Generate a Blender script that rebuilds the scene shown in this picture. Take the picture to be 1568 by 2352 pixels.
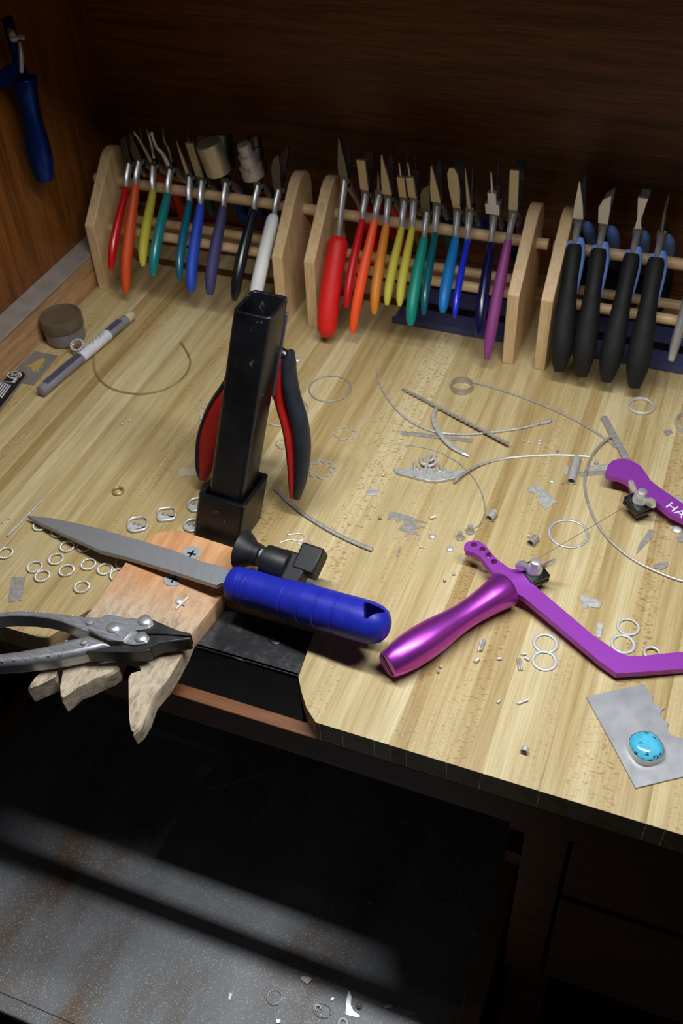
import bpy, bmesh, math, random
from mathutils import Vector, Matrix
from mathutils.geometry import tessellate_polygon
random.seed(7)
for o in list(bpy.data.objects):
    bpy.data.objects.remove(o)
SC = bpy.context.scene
COL = SC.collection

# ------------------------------------------------------------ camera
# world: x along the bench front, y away from the viewer, z up, z = 0 is the bench top
FOC, CX, CY, HC = 2300.0, 784.0, 1176.0, 0.66
YAW, PITCH, ROLL = math.radians(-23.867), math.radians(44.434), math.radians(3.74)
fwd = Vector((math.sin(YAW)*math.cos(PITCH), math.cos(YAW)*math.cos(PITCH), -math.sin(PITCH)))
_r = Vector((math.cos(YAW), -math.sin(YAW), 0)); _d = fwd.cross(_r)
c_right = math.cos(ROLL)*_r + math.sin(ROLL)*_d
c_down = -math.sin(ROLL)*_r + math.cos(ROLL)*_d
CAM = Vector((0, 0, HC))
cam = bpy.data.cameras.new('camera'); camo = bpy.data.objects.new('camera', cam); COL.objects.link(camo)
cam.sensor_fit = 'VERTICAL'; cam.sensor_height = 36; cam.sensor_width = 24; cam.lens = 36*FOC/2352
cam.clip_start = 0.02; cam.clip_end = 20
mw = Matrix.Identity(4)
for i in range(3):
    mw[i][0] = c_right[i]; mw[i][1] = -c_down[i]; mw[i][2] = -fwd[i]; mw[i][3] = CAM[i]
camo.matrix_world = mw
cam.dof.use_dof = True; cam.dof.focus_distance = 0.84; cam.dof.aperture_fstop = 9
SC.camera = camo

# ------------------------------------------------------------ world, lamp light, exposure
wd = bpy.data.worlds.new('world'); SC.world = wd; wd.use_nodes = True
wd.node_tree.nodes['Background'].inputs[0].default_value = (0.75, 0.85, 1.0, 1)
wd.node_tree.nodes['Background'].inputs[1].default_value = 0.012
LAMP = Vector((-0.10, 0.511, 0.68))
al = bpy.data.lights.new('bench_lamp_offscreen', 'AREA'); al.shape = 'RECTANGLE'; al.size = 0.66; al.size_y = 0.03
al.energy = 7.0; al.color = (0.95, 0.98, 0.99)
alo = bpy.data.objects.new('bench_lamp_offscreen', al); COL.objects.link(alo); alo.location = LAMP
vs = SC.view_settings
vs.view_transform = 'Standard'; vs.look = 'None'; vs.gamma = 1; vs.use_curve_mapping = False; vs.exposure = 0.0

# ------------------------------------------------------------ pixel -> place on a real plane
def ray(px, py):
    return ((px-CX)*c_right + (py-CY)*c_down + FOC*fwd).normalized()
def P(px, py, z=0.0):
    d = ray(px, py); return CAM + d*((z-HC)/d.z)
def PY(px, py, y):
    d = ray(px, py); return CAM + d*(y/d.y)
def PXc(px, py, x):
    d = ray(px, py); return CAM + d*(x/d.x)
def PP(px, py, p0, n):
    d = ray(px, py); return CAM + d*((p0-CAM).dot(n)/d.dot(n))
def PL(pts, z=0.0):
    return [P(a, b, z) for a, b in pts]
def zc(pts, sc, ox, oy):                      # crop coordinates -> frame pixels
    return [(a/sc+ox, b/sc+oy) for a, b in pts]
def S(r, g, b):
    f = lambda c: (c/255/12.92) if c/255 <= .04045 else ((c/255+.055)/1.055)**2.4
    return (f(r), f(g), f(b))
X, Y, Z = Vector((1, 0, 0)), Vector((0, 1, 0)), Vector((0, 0, 1))
def V(*a): return Vector(a)

# ------------------------------------------------------------ mesh builder
def cr(pts, n=6, closed=False):
    pts = [Vector(p) for p in pts]; m = len(pts); out = []
    for i in range(m if closed else m-1):
        if closed:
            a, b, c, d = pts[i-1], pts[i], pts[(i+1) % m], pts[(i+2) % m]
        else:
            a, b, c, d = pts[max(i-1, 0)], pts[i], pts[i+1], pts[min(i+2, m-1)]
        for k in range(n):
            t = k/n
            out.append(0.5*((2*b)+(c-a)*t+(2*a-5*b+4*c-d)*t*t+(3*b-a-3*c+d)*t*t*t))
    if not closed: out.append(pts[-1])
    return out
def interp(vals, t):
    x = t*(len(vals)-1); i = min(int(x), len(vals)-2); f = x-i
    return vals[i]*(1-f)+vals[i+1]*f
class MB:
    def __init__(s): s.v = []; s.f = []
    def add(s, vs, fs):
        k = len(s.v); s.v += [Vector(v) for v in vs]; s.f += [[i+k for i in f] for f in fs]; return s
    def box(s, x0, x1, y0, y1, z0, z1):
        return s.obox(V((x0+x1)/2, (y0+y1)/2, (z0+z1)/2), (X, Y, Z), (abs(x1-x0)/2, abs(y1-y0)/2, abs(z1-z0)/2))
    def obox(s, c, ax, h):
        c = Vector(c); vs = []
        for k in (-1, 1):
            for a, b in ((-1, -1), (1, -1), (1, 1), (-1, 1)):
                vs.append(c+ax[0]*h[0]*a+ax[1]*h[1]*b+ax[2]*h[2]*k)
        return s.add(vs, [[3, 2, 1, 0], [4, 5, 6, 7], [0, 1, 5, 4], [1, 2, 6, 5], [2, 3, 7, 6], [3, 0, 4, 7]])
    def tube(s, pts, r, seg=8, closed=False, ref=Z, rb=None, cap=True, phase=0, twist=0, sq=False):
        pts = [Vector(p) for p in pts]; n = len(pts); vs = []; fs = []
        ra = r if isinstance(r, (list, tuple)) else [r]
        rbb = ra if rb is None else (rb if isinstance(rb, (list, tuple)) else [rb])
        for i, p in enumerate(pts):
            if closed: t = pts[(i+1) % n]-pts[i-1]
            else: t = pts[min(i+1, n-1)]-pts[max(i-1, 0)]
            if t.length < 1e-9: t = Vector((0, 0, 1))
            t.normalize(); a = t.cross(ref)
            if a.length < 1e-4: a = t.cross(X if abs(t.x) < .9 else Y)
            a.normalize(); b = a.cross(t).normalized()
            f = i/max(n-1, 1)
            r1 = interp(ra, f) if len(ra) > 1 else ra[0]; r2 = interp(rbb, f) if len(rbb) > 1 else rbb[0]
            for k in range(seg):
                w = 2*math.pi*k/seg+phase+twist*i
                vs.append(p+a*(math.cos(w)*r1)+b*(math.sin(w)*r2))
        for i in range(n if closed else n-1):
            for k in range(seg):
                j = (i+1) % n; l = (k+1) % seg
                fs.append([i*seg+k, i*seg+l, j*seg+l, j*seg+k])
        if cap and not closed:
            fs.append(list(range(seg))[::-1]); fs.append([(n-1)*seg+k for k in range(seg)])
        return s.add(vs, fs)
    def lathe(s, p0, ax, prof, seg=24, ref=None, sx=1.0):
        p0 = Vector(p0); ax = Vector(ax).normalized()
        a = ax.cross(ref if ref else (Z if abs(ax.z) < .9 else X)).normalized(); b = a.cross(ax).normalized()
        vs = []; fs = []; n = len(prof)
        for t, r in prof:
            for k in range(seg):
                w = 2*math.pi*k/seg; vs.append(p0+ax*t+a*(math.cos(w)*r*sx)+b*(math.sin(w)*r))
        for i in range(n-1):
            for k in range(seg):
                l = (k+1) % seg; fs.append([i*seg+k, i*seg+l, (i+1)*seg+l, (i+1)*seg+k])
        fs.append(list(range(seg))[::-1]); fs.append([(n-1)*seg+k for k in range(seg)])
        return s.add(vs, fs)
    def prism(s, loops, off):
        if isinstance(loops[0], Vector): loops = [loops]
        off = Vector(off); allv = [p for L in loops for p in L]; n = len(allv)
        fs = []
        if len(loops) == 1:
            fs.append(list(range(n))); fs.append([n+i for i in range(n)][::-1])
        else:
            for t in tessellate_polygon(loops):
                fs.append(list(t)); fs.append([n+i for i in t][::-1])
        k = 0
        for L in loops:
            m = len(L)
            for i in range(m):
                j = (i+1) % m; fs.append([k+i, n+k+i, n+k+j, k+j])
            k += m
        return s.add(allv+[p+off for p in allv], fs)
    def ball(s, c, r, seg=10, rings=6, sz=1.0, half=False):
        c = Vector(c); prof = []
        lo = 0 if half else -math.pi/2
        for i in range(rings+1):
            w = lo+(math.pi/2-lo)*i/rings
            prof.append((math.sin(w)*r*sz, max(math.cos(w)*r, 1e-5)))
        return s.lathe(c, Z, prof, seg)
    def mesh(s, name, org=Vector((0, 0, 0)), smooth=40):
        me = bpy.data.meshes.new(name)
        me.from_pydata([tuple(v-org) for v in s.v], [], s.f)
        bm = bmesh.new(); bm.from_mesh(me); bmesh.ops.recalc_face_normals(bm, faces=bm.faces); bm.to_mesh(me); bm.free()
        if smooth:
            me.polygons.foreach_set('use_smooth', [True]*len(me.polygons))
            me.set_sharp_from_angle(angle=math.radians(smooth))
        me.update(); return me
ORG = {}
def setp(o, label=None, cat=None, group=None, kind=None):
    if label: o['label'] = label
    if cat: o['category'] = cat
    if group: o['group'] = group
    if kind: o['kind'] = kind
    return o
def bev(o, w, seg=2, ang=35):
    m = o.modifiers.new('edge', 'BEVEL'); m.width = w; m.segments = seg; m.limit_method = 'ANGLE'; m.angle_limit = math.radians(ang)
    m.harden_normals = False
    return o
def thing(name, label, cat, loc, group=None, kind=None):
    o = bpy.data.objects.new(name, None); COL.objects.link(o); o.location = loc; o.empty_display_size = .02
    ORG[o.name] = Vector(loc); return setp(o, label, cat, group, kind)
def part(name, mb, mat, parent, label=None, bevel=0, smooth=40, kind=None):
    org = ORG[parent.name]; me = mb.mesh(name, org, smooth); me.materials.append(mat)
    o = bpy.data.objects.new(name, me); COL.objects.link(o); o.parent = parent; ORG[o.name] = org
    if bevel: bev(o, bevel)
    return setp(o, label, kind=kind)
def solo(name, mb, mat, label=None, cat=None, group=None, bevel=0, smooth=40, kind=None):
    lo = Vector([min(v[i] for v in mb.v) for i in range(3)]); hi = Vector([max(v[i] for v in mb.v) for i in range(3)])
    org = Vector(((lo.x+hi.x)/2, (lo.y+hi.y)/2, lo.z))
    me = mb.mesh(name, org, smooth); me.materials.append(mat)
    o = bpy.data.objects.new(name, me); COL.objects.link(o); o.location = org; ORG[o.name] = org
    if bevel: bev(o, bevel)
    return setp(o, label, cat, group, kind)
def text_mesh(name, txt, size, mat, parent, origin, xdir, ydir, depth=0.00008):
    cu = bpy.data.curves.new(name, 'FONT'); cu.body = txt; cu.size = size; cu.extrude = depth; cu.align_x = 'CENTER'; cu.align_y = 'CENTER'
    to = bpy.data.objects.new(name, cu); COL.objects.link(to)
    me = bpy.data.meshes.new_from_object(to.evaluated_get(bpy.context.evaluated_depsgraph_get()))
    bpy.data.objects.remove(to); bpy.data.curves.remove(cu)
    me.name = name; me.materials.clear(); me.materials.append(mat)
    xd = Vector(xdir).normalized(); zd = xd.cross(Vector(ydir)).normalized(); yd = zd.cross(xd)
    m = Matrix.Identity(4)
    for i in range(3):
        m[i][0] = xd[i]; m[i][1] = yd[i]; m[i][2] = zd[i]; m[i][3] = origin[i]-ORG[parent.name][i]
    me.transform(m)
    o = bpy.data.objects.new(name, me); COL.objects.link(o); o.parent = parent; ORG[o.name] = ORG[parent.name]
    return o

# ------------------------------------------------------------ materials
MATS = {}
def nt(name):
    m = bpy.data.materials.new(name); m.use_nodes = True; MATS[name] = m
    return m, m.node_tree.nodes, m.node_tree.links, m.node_tree.nodes['Principled BSDF']
def noise(N, L, scale, vec=None, mscale=None, detail=4, rough=.6, coord='Object'):
    tc = N.new('ShaderNodeTexCoord'); src = tc.outputs[coord] if vec is None else vec
    if mscale:
        mp = N.new('ShaderNodeMapping'); mp.inputs['Scale'].default_value = mscale; L.new(src, mp.inputs[0]); src = mp.outputs[0]
    t = N.new('ShaderNodeTexNoise'); t.inputs['Scale'].default_value = scale; t.inputs['Detail'].default_value = detail
    t.inputs['Roughness'].default_value = rough; L.new(src, t.inputs['Vector']); return t.outputs['Fac']
def ramp(N, L, fac, stops):
    r = N.new('ShaderNodeValToRGB'); e = r.color_ramp.elements
    while len(e) < len(stops): e.new(.5)
    for el, (p, c) in zip(e, stops): el.position = p; el.color = (*c, 1) if len(c) == 3 else c
    L.new(fac, r.inputs[0]); return r.outputs[0]
def mixc(N, L, fac, a, b, mode='MIX'):
    m = N.new('ShaderNodeMix'); m.data_type = 'RGBA'; m.blend_type = mode
    for sock, val in ((m.inputs[0], fac), (m.inputs[6], a), (m.inputs[7], b)):
        if isinstance(val, (int, float)): sock.default_value = val
        elif isinstance(val, tuple): sock.default_value = (*val, 1) if len(val) == 3 else val
        else: L.new(val, sock)
    return m.outputs[2]
def bump(N, L, B, h, strength=.2, dist=.001):
    b = N.new('ShaderNodeBump'); b.inputs['Strength'].default_value = strength; b.inputs['Distance'].default_value = dist
    L.new(h, b.inputs['Height']); L.new(b.outputs[0], B.inputs['Normal'])
def mat(name, col, rough=.5, metal=0.0, var=.12, ns=60, bmp=0, bs=400, coat=0, trans=0, ior=1.45, spec=.5, wear=None, ms=None):
    """plain surface: colour with slow procedural variation, optional fine relief and wear"""
    if name in MATS: return MATS[name]
    m, N, L, B = nt(name)
    f = noise(N, L, ns, mscale=ms)
    lo = tuple(c*(1-var) for c in col); hi = tuple(min(1, c*(1+var)) for c in col)
    c = ramp(N, L, f, [(.3, lo), (.7, hi)])
    if wear:
        wf = noise(N, L, wear[1], detail=8, rough=.75); w = ramp(N, L, wf, [(wear[2], (0, 0, 0)), (wear[2]+(wear[3] if len(wear) > 3 else .06), (1, 1, 1))]); c = mixc(N, L, w, c, wear[0])
    L.new(c, B.inputs['Base Color'])
    rr = ramp(N, L, f, [(.3, (max(0, rough-.06),)*3), (.7, (min(1, rough+.06),)*3)]); L.new(rr, B.inputs['Roughness'])
    B.inputs['Metallic'].default_value = metal; B.inputs['IOR'].default_value = ior
    B.inputs['Specular IOR Level'].default_value = spec
    B.inputs['Coat Weight'].default_value = coat; B.inputs['Coat Roughness'].default_value = .15
    B.inputs['Transmission Weight'].default_value = trans
    if bmp: bump(N, L, B, noise(N, L, bs, mscale=ms), bmp)
    return m
def wood(name, stops, ms, scale=6, rough=.5, fine=.25, fine_ms=None, bmp=.15, rnd=False, fleck=None, coat=0):
    m, N, L, B = nt(name)
    tc = N.new('ShaderNodeTexCoord'); vec = tc.outputs['Object']; rn = None
    if rnd:
        oi = N.new('ShaderNodeObjectInfo'); rn = oi.outputs['Random']
        mul = N.new('ShaderNodeMath'); mul.operation = 'MULTIPLY'; mul.inputs[1].default_value = 37.0; L.new(rn, mul.inputs[0])
        cb = N.new('ShaderNodeCombineXYZ'); L.new(mul.outputs[0], cb.inputs[0]); L.new(mul.outputs[0], cb.inputs[2])
        ad = N.new('ShaderNodeVectorMath'); ad.operation = 'ADD'; L.new(vec, ad.inputs[0]); L.new(cb.outputs[0], ad.inputs[1]); vec = ad.outputs[0]
    g = noise(N, L, scale, vec, ms, 5, .55)
    c = ramp(N, L, g, stops)
    fm = fine_ms or tuple(a*7 for a in ms)
    g2 = noise(N, L, scale, vec, fm, 3, .6)
    c = mixc(N, L, fine, c, ramp(N, L, g2, [(.35, (.35, .25, .15)), (.6, (1, 1, 1))]), 'MULTIPLY')
    if fleck:
        fk = noise(N, L, 1.0, vec, fleck[1], 2, .5); k = ramp(N, L, fk, [(.56, (0, 0, 0)), (.66, (1, 1, 1))])
        sl = noise(N, L, 1.0, vec, (3, 2.2, 1), 2, .5); k2 = ramp(N, L, sl, [(.45, (0, 0, 0)), (.62, (1, 1, 1))])
        kk = mixc(N, L, 1.0, k, k2, 'MULTIPLY')
        if rn is not None:
            rr = ramp(N, L, rn, [(.22, (0, 0, 0)), (.4, (1, 1, 1))]); kk = mixc(N, L, 1.0, kk, rr, 'MULTIPLY')
        sc = N.new('ShaderNodeMix'); sc.data_type = 'RGBA'; sc.inputs[0].default_value = 1.0; sc.blend_type = 'MULTIPLY'
        L.new(kk, sc.inputs[6]); sc.inputs[7].default_value = (.8, .8, .8, 1)
        c = mixc(N, L, sc.outputs[2], c, fleck[0])
    if rn is not None:
        tint = ramp(N, L, rn, [(0, (.76, .66, .50)), (.2, (1.04, 1.02, .98)), (.4, (.84, .76, .62)), (.6, (1.10, 1.09, 1.08)), (.8, (.93, .87, .76)), (1, (.74, .63, .46))])
        c = mixc(N, L, 1.0, c, tint, 'MULTIPLY')
    L.new(c, B.inputs['Base Color']); B.inputs['Roughness'].default_value = rough
    B.inputs['Coat Weight'].default_value = coat; B.inputs['Coat Roughness'].default_value = .3
    if bmp: bump(N, L, B, g2, bmp, .0006)
    return m
M_TABLE = wood('maple_strips', [(.25, S(170, 150, 106)), (.45, S(196, 178, 134)), (.62, S(208, 194, 154)), (.8, S(184, 162, 114))], (30, 1.2, 30), 3.0, rough=.42, fine=.28,
               fine_ms=(260, 7, 260), bmp=.06, rnd=True, fleck=(S(156, 114, 62), (240, 560, 100)))
M_OAKV = wood('oak_panel_upright', [(.3, (.10, .032, .005)), (.55, (.22, .074, .013)), (.75, (.13, .040, .007))], (18, 18, 1.2), 4, rough=.4, fine=.6, fine_ms=(160, 160, 6))
M_OAKH = wood('oak_panel_level', [(.3, (.10, .032, .005)), (.55, (.22, .074, .013)), (.75, (.13, .040, .007))], (1.2, 18, 22), 4, rough=.4, fine=.7, fine_ms=(5, 160, 170))
M_RAIL = wood('rail_wood', [(.3, S(150, 112, 76)), (.55, S(188, 148, 106)), (.75, S(160, 116, 74))], (20, 2, 20), 4, rough=.5, fine=.35)
M_RAILTOP = mat('grey_worn_cap', S(142, 130, 122), .6, var=.15, ns=40, bmp=.1)
M_APRON = wood('apron_wood', [(.3, S(98, 56, 26)), (.55, S(130, 78, 38)), (.75, S(108, 62, 29))], (1.5, 20, 20), 4, rough=.5, fine=.4)
M_BEECH = wood('beech_board', [(.3, S(204, 168, 120)), (.55, S(226, 194, 148)), (.75, S(210, 174, 124))], (24, 24, 1.6), 5, rough=.5, fine=.25)
M_DOWEL = wood('dowel_wood', [(.3, S(200, 164, 120)), (.55, S(224, 190, 148)), (.75, S(204, 164, 118))], (1.2, 40, 40), 5, rough=.45, fine=.25)

M_STEEL = mat('bright_steel', (.60, .60, .62), .36, .75, var=.1)
M_STEELD = mat('dark_and_shaded_steel', (.16, .155, .15), .38, 1.0, var=.2)  # dark steel parts, also rear jaws where the tone stands for shade
M_STEELG = mat('golden_steel', (.50, .44, .33), .42, .75, var=.15)
M_SILVER = mat('silver', (.80, .79, .77), .42, .6, var=.12, ns=200)
M_SILVERM = mat('matte_silver', (.60, .59, .58), .5, .5, var=.2, ns=250)
M_SILVERD = mat('dull_silver', (.47, .44, .41), .46, .5, var=.2, ns=250)
M_SILVERX = mat('frosted_silver', (.60, .60, .60), .5, .4, var=.18, ns=900, bmp=.3, bs=1500)
M_BRASS = mat('brass', (.58, .45, .24), .36, .7, var=.15)
M_BLACKM = mat('black_enamel', (.006, .006, .0075), .34, 0, var=.4, ns=30, wear=((.13, .13, .13), 60, .62), bmp=.15, bs=120)
M_SCUFF = mat('scuffed_black_steel', (.010, .010, .012), .42, 0, var=.4, ns=30, wear=((.10, .103, .11), 38, .46, .30), bmp=.2, bs=90)
M_ZINC = mat('zinc_plate', (.46, .48, .51), .5, .4, var=.15, ns=300)
M_BLADE = mat('saw_blade_steel', (.30, .27, .22), .5, .5)
M_BLACKP = mat('black_plastic_and_shade', (.012, .012, .013), .5, 0, var=.3)
M_INK_SHADE = mat('black_print_and_shade', (.008, .008, .012), .4)
M_WHITEP = mat('white_print', (.75, .76, .78), .6)
M_PURPLE = mat('purple_anodised', (.36, .060, .50), .42, .45, var=.06, ns=1500, bmp=.05, bs=2500)
M_PURPLEG = mat('purple_turned', (.50, .075, .60), .30, .85, var=.05, ns=3)
M_BLUEAN = mat('blue_anodised', (.006, .03, .20), .28, .8, var=.1)
M_BLUEH = mat('blue_handle', (.014, .022, .36), .42, 0, var=.08, ns=120, bmp=.12, bs=700, spec=.4)
M_RED = mat('red_rubber', (.36, .008, .006), .5, 0, var=.1)
M_GRIPB = mat('black_rubber', (.018, .022, .032), .42, 0, var=.15)

# ============================================================ the setting
XL, XR, YF, YB, FLOOR = -0.735, 0.50, 0.392, 1.035, -0.80
TT = -0.024                                    # underside of the bench top
M_FLOOR = mat('floor_concrete', (.05, .045, .04), .8, var=.3, ns=8, bmp=.1, bs=60)
setp(solo('floor', MB().box(-1.6, 1.4, -.6, YB+.02, FLOOR-.03, FLOOR), M_FLOOR), kind='structure')
setp(solo('wall_back', MB().box(XL-.02, XR+.02, YB, YB+.02, FLOOR, 1.0), M_OAKH), kind='structure')
setp(solo('wall_left', MB().box(XL-.02, XL, YF+.01, YB, FLOOR, 1.0), M_OAKV), kind='structure')
setp(solo('wall_right', MB().box(XR, XR+.02, YF+.01, YB, FLOOR, 1.0), M_OAKV), kind='structure')

# ------------------------------------------------------------ workbench
bench = thing('workbench', 'wooden jeweller workbench with maple strip top and curved front cut-out', 'workbench', (-.12, .7, FLOOR))
NOTCH = [(-.4554, YF), (-.448, .407), (-.441, .425), (-.434, .437), (-.4283, .446), (-.4278, .5), (-.4225, .5178), (-.4193, .5246), (-.412, .5301), (-.399, .535), (-.3725, .5334), (-.343, .5314), (-.3288, .517), (-.3264, .479), (-.2432, .479), (-.2428, .4785), (-.2365, .427), (-.228, .414), (-.219, .402), (-.207, YF)]
def yfront(x):
    if x <= NOTCH[0][0] or x >= NOTCH[-1][0]: return YF
    for (a, b), (c, d) in zip(NOTCH, NOTCH[1:]):
        if a <= x <= c: return b+(d-b)*(x-a)/(c-a)
top_core = MB().box(XL+.001, XR-.001, .55, YB-.001, TT+.001, -.0035)
core = part('tabletop', top_core, M_APRON, bench)
x = XL; rs = random.Random(11)
while x < XR-.002:
    w = rs.choice([.013, .016, .019, .022, .026, .031]); x1 = min(x+w, XR)
    if XR-x1 < .015: x1 = XR
    g = -.00001; dz = -rs.random()*.00012
    xs = sorted({x+g, x1-g, *[q for q, _ in NOTCH if x+g < q < x1-g], *[x+g+(x1-x-2*g)*k/4 for k in range(5)]})
    lp = [V(q, yfront(q), dz) for q in xs]+[V(x1-g, YB-.001, dz), V(x+g, YB-.001, dz)]
    part('wood_strip', MB().prism(lp, V(0, 0, TT-dz)), M_TABLE, core, bevel=.00008 if x1 < .12 else 0)
    x = x1
part('side_rail', MB().box(XL, -.7065, YF+.005, YB, 0, .0425), M_RAIL, bench, bevel=.001)
part('rail_cap', MB().box(XL, -.7045, YF+.005, YB, .0425, .0455), M_RAILTOP, bench, 'worn grey cap strip', bevel=.0008)
part('back_rail', MB().box(-.7045, XR, YB-.006, YB, 0, .03), M_RAIL, bench, bevel=.001)
part('apron_rail', MB().box(XL, XR, YF, YF+.012, -.057, TT), M_APRON, bench, bevel=.0008)
# drawer pedestal under the right half
part('stile', MB().box(-.038, -.003, .408, .43, -.365, -.06), M_APRON, bench, bevel=.001)
part('pedestal_side', MB().box(-.037, -.022, .43, YB-.02, -.365, -.06), M_OAKV, bench)
for k, (za, zb) in enumerate(((-.068, -.186), (-.196, -.362))):
    d = part('drawer', MB().box(0, XR-.01, .412, .428, zb, za), M_APRON, bench, bevel=.0015)
    part('drawer_pull', MB().lathe(V(.2, .412, (za+zb)/2), -Y, [(0, .006), (.012, .006), (.016, .013), (.024, .013), (.027, .008)], 16), M_OAKV, d)
part('pedestal_base', MB().box(-.037, XR-.01, .43, YB-.02, -.375, -.362), M_APRON, bench)
part('runner', MB().box(-.055, -.037, .44, .96, -.155, -.135), M_APRON, bench)
part('runner', MB().box(-.055, -.037, .44, .96, -.215, -.195), M_APRON, bench)
for sx in (XL+.001, -.037, XR-.046):
    for sy in (.455, YB-.07):
        part('leg', MB().box(sx, sx+.045, sy, sy+.045, FLOOR, -.376 if sx > XL+.1 else TT), M_APRON, bench, bevel=.002)

# ------------------------------------------------------------ catch tray full of filings
TZ = -.38
mm, N, L, B = nt('filings_dust')
n1 = noise(N, L, 3.2, mscale=(3.5, 1.2, 1), detail=5, rough=.55)
c = ramp(N, L, n1, [(.30, (.26, .13, .065)), (.42, (.29, .25, .215)), (.52, (.35, .355, .365)), (.75, (.44, .45, .475))])
n2 = noise(N, L, 900, detail=2); c = mixc(N, L, .35, c, ramp(N, L, n2, [(.3, (.3, .3, .3)), (.7, (1.5, 1.5, 1.6))]), 'MULTIPLY')
vo = N.new('ShaderNodeTexVoronoi'); vo.inputs['Scale'].default_value = 1500; tcn = N.new('ShaderNodeTexCoord'); L.new(tcn.outputs['Object'], vo.inputs['Vector'])
sp = N.new('ShaderNodeSeparateColor'); L.new(vo.outputs['Color'], sp.inputs[0])
k = ramp(N, L, sp.outputs[0], [(.93, (0, 0, 0)), (.95, (1, 1, 1))])
c = mixc(N, L, k, c, (.75, .78, .85)); L.new(c, B.inputs['Base Color']); B.inputs['Roughness'].default_value = .6
bump(N, L, B, n2, .5, .0006)
M_DUST = mm
tray = thing('catch_tray', 'dusty pull-out catch tray below the bench, grey with silver filings', 'tray', (-.4, .5, TZ-.01))
part('tray_bottom', MB().box(XL+.05, -.065, .214, .93, TZ-.010, TZ), M_DUST, tray)
part('tray_front', MB().box(XL+.05, -.065, .198, .2135, TZ-.012, TZ+.001), M_DUST, tray, bevel=.002)
part('tray_side', MB().box(-.065, -.046, .185, .93, TZ-.012, TZ+.022), M_RAIL, tray, bevel=.001)
part('tray_side', MB().box(XL+.047, XL+.062, .185, .93, TZ-.012, TZ+.022), M_RAIL, tray, bevel=.001)
part('tray_back', MB().box(XL+.062, -.065, .93, .945, TZ-.012, TZ+.03), M_APRON, tray)
for sx in (XL+.0005, -.0455):
    part('tray_runner', MB().box(sx, sx+.0465 if sx < -.5 else sx+.0085, .45, YB-.001, TZ-.028, TZ-.0125), M_APRON, tray)
rf = random.Random(3); fm = MB()
for i in range(1500):
    px_ = rf.uniform(XL+.07, -.07); py_ = .216+abs(rf.gauss(0, .07)); s_ = rf.uniform(.0002, .0005)
    if py_ > .42: continue
    a = rf.random()*6.28; u = V(math.cos(a), math.sin(a), 0)*s_; w = V(-math.sin(a), math.cos(a), 0)*s_*.45; o = V(px_, py_, TZ)
    fm.add([o-u-w, o+u-w, o+u*.6+w, o+V(0, 0, s_*.7)], [[0, 1, 2], [0, 1, 3], [1, 2, 3], [2, 0, 3]])
setp(solo('silver_filings', fm, M_SILVER, 'fine silver filings scattered over the catch tray', 'filings', smooth=0), kind='stuff')

# ------------------------------------------------------------ lamp above the bench (just out of frame)
M_HOOD = mat('hood_enamel', (.06, .06, .065), .45)
M_TUBE = mat('lamp_diffuser', (.9, .9, .9), .5)
lamp = thing('bench_lamp', 'long hooded strip lamp hung over the bench', 'lamp', (LAMP.x, LAMP.y, LAMP.z))
hx0, hx1 = LAMP.x-.42, LAMP.x+.42
ly, lz = LAMP.y, LAMP.z
def hsec(xx, t=0):
    return [V(xx, ly-.075+t, lz-.045), V(xx, ly-.035+t, lz+.035-t), V(xx, ly+.035-t, lz+.035-t), V(xx, ly+.048-t, lz-.062)]
part('hood', MB().prism(hsec(hx0)+hsec(hx0, .003)[::-1], V(hx1-hx0, 0, 0)), M_HOOD, lamp)
for xx in (hx0, hx1-.002):
    part('end_cap', MB().prism(hsec(xx), V(.002, 0, 0)), M_HOOD, lamp)
for xx in (hx0+.08, hx1-.08):
    part('bracket', MB().tube([V(xx, ly, lz+.035), V(xx, ly, lz+.07), V(xx, ly+.03, lz+.10), V(xx, YB, lz+.11)], .006, 8), M_HOOD, lamp)
part('lamp_fitting', MB().box(LAMP.x-.37, LAMP.x+.37, ly-.02, ly+.02, lz+.003, lz+.031), M_TUBE, lamp)

# ============================================================ plier racks
ROD_T, ROD_L = (.962, .108), (.924, .066)
PROF = [(.889, 0), (.891, .085), (.951, .143), (.957, .147), (.966, .149), (.976, .147), (.984, .139), (.986, .128), (.986, 0)]
def rack(x0, x1, label, ext):
    t = thing('plier_rack', label, 'rack', ((x0+x1)/2, .94, 0), 'wooden plier racks along the back of the bench')
    th = .0125
    for xx in (x0, x1-th):
        part('end_board', MB().prism([V(xx, a, b) for a, b in PROF], V(th, 0, 0)), M_BEECH, t, bevel=.0008)
    part('dowel', MB().tube([V(x0-ext[0], *ROD_T), V(x1+ext[1], *ROD_T)], .0062, 14), M_DOWEL, t, bevel=.0008)
    part('dowel', MB().tube([V(x0+.004, *ROD_L), V(x1-.004, *ROD_L)], .0055, 14), M_DOWEL, t)
    part('dowel', MB().tube([V(x0+.004, .978, .05), V(x1-.004, .978, .05)], .0055, 14), M_DOWEL, t)
    return t
rack(-.7025, -.4466, 'beech plier rack in the corner beside the oak side panel', (.022, .022))
rack(-.4203, -.1778, 'middle beech plier rack holding twelve rainbow handled pliers', (.003, .012))
rack(-.1552, .12, 'beech plier rack holding thick black handled cutters', (.005, .02))

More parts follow.
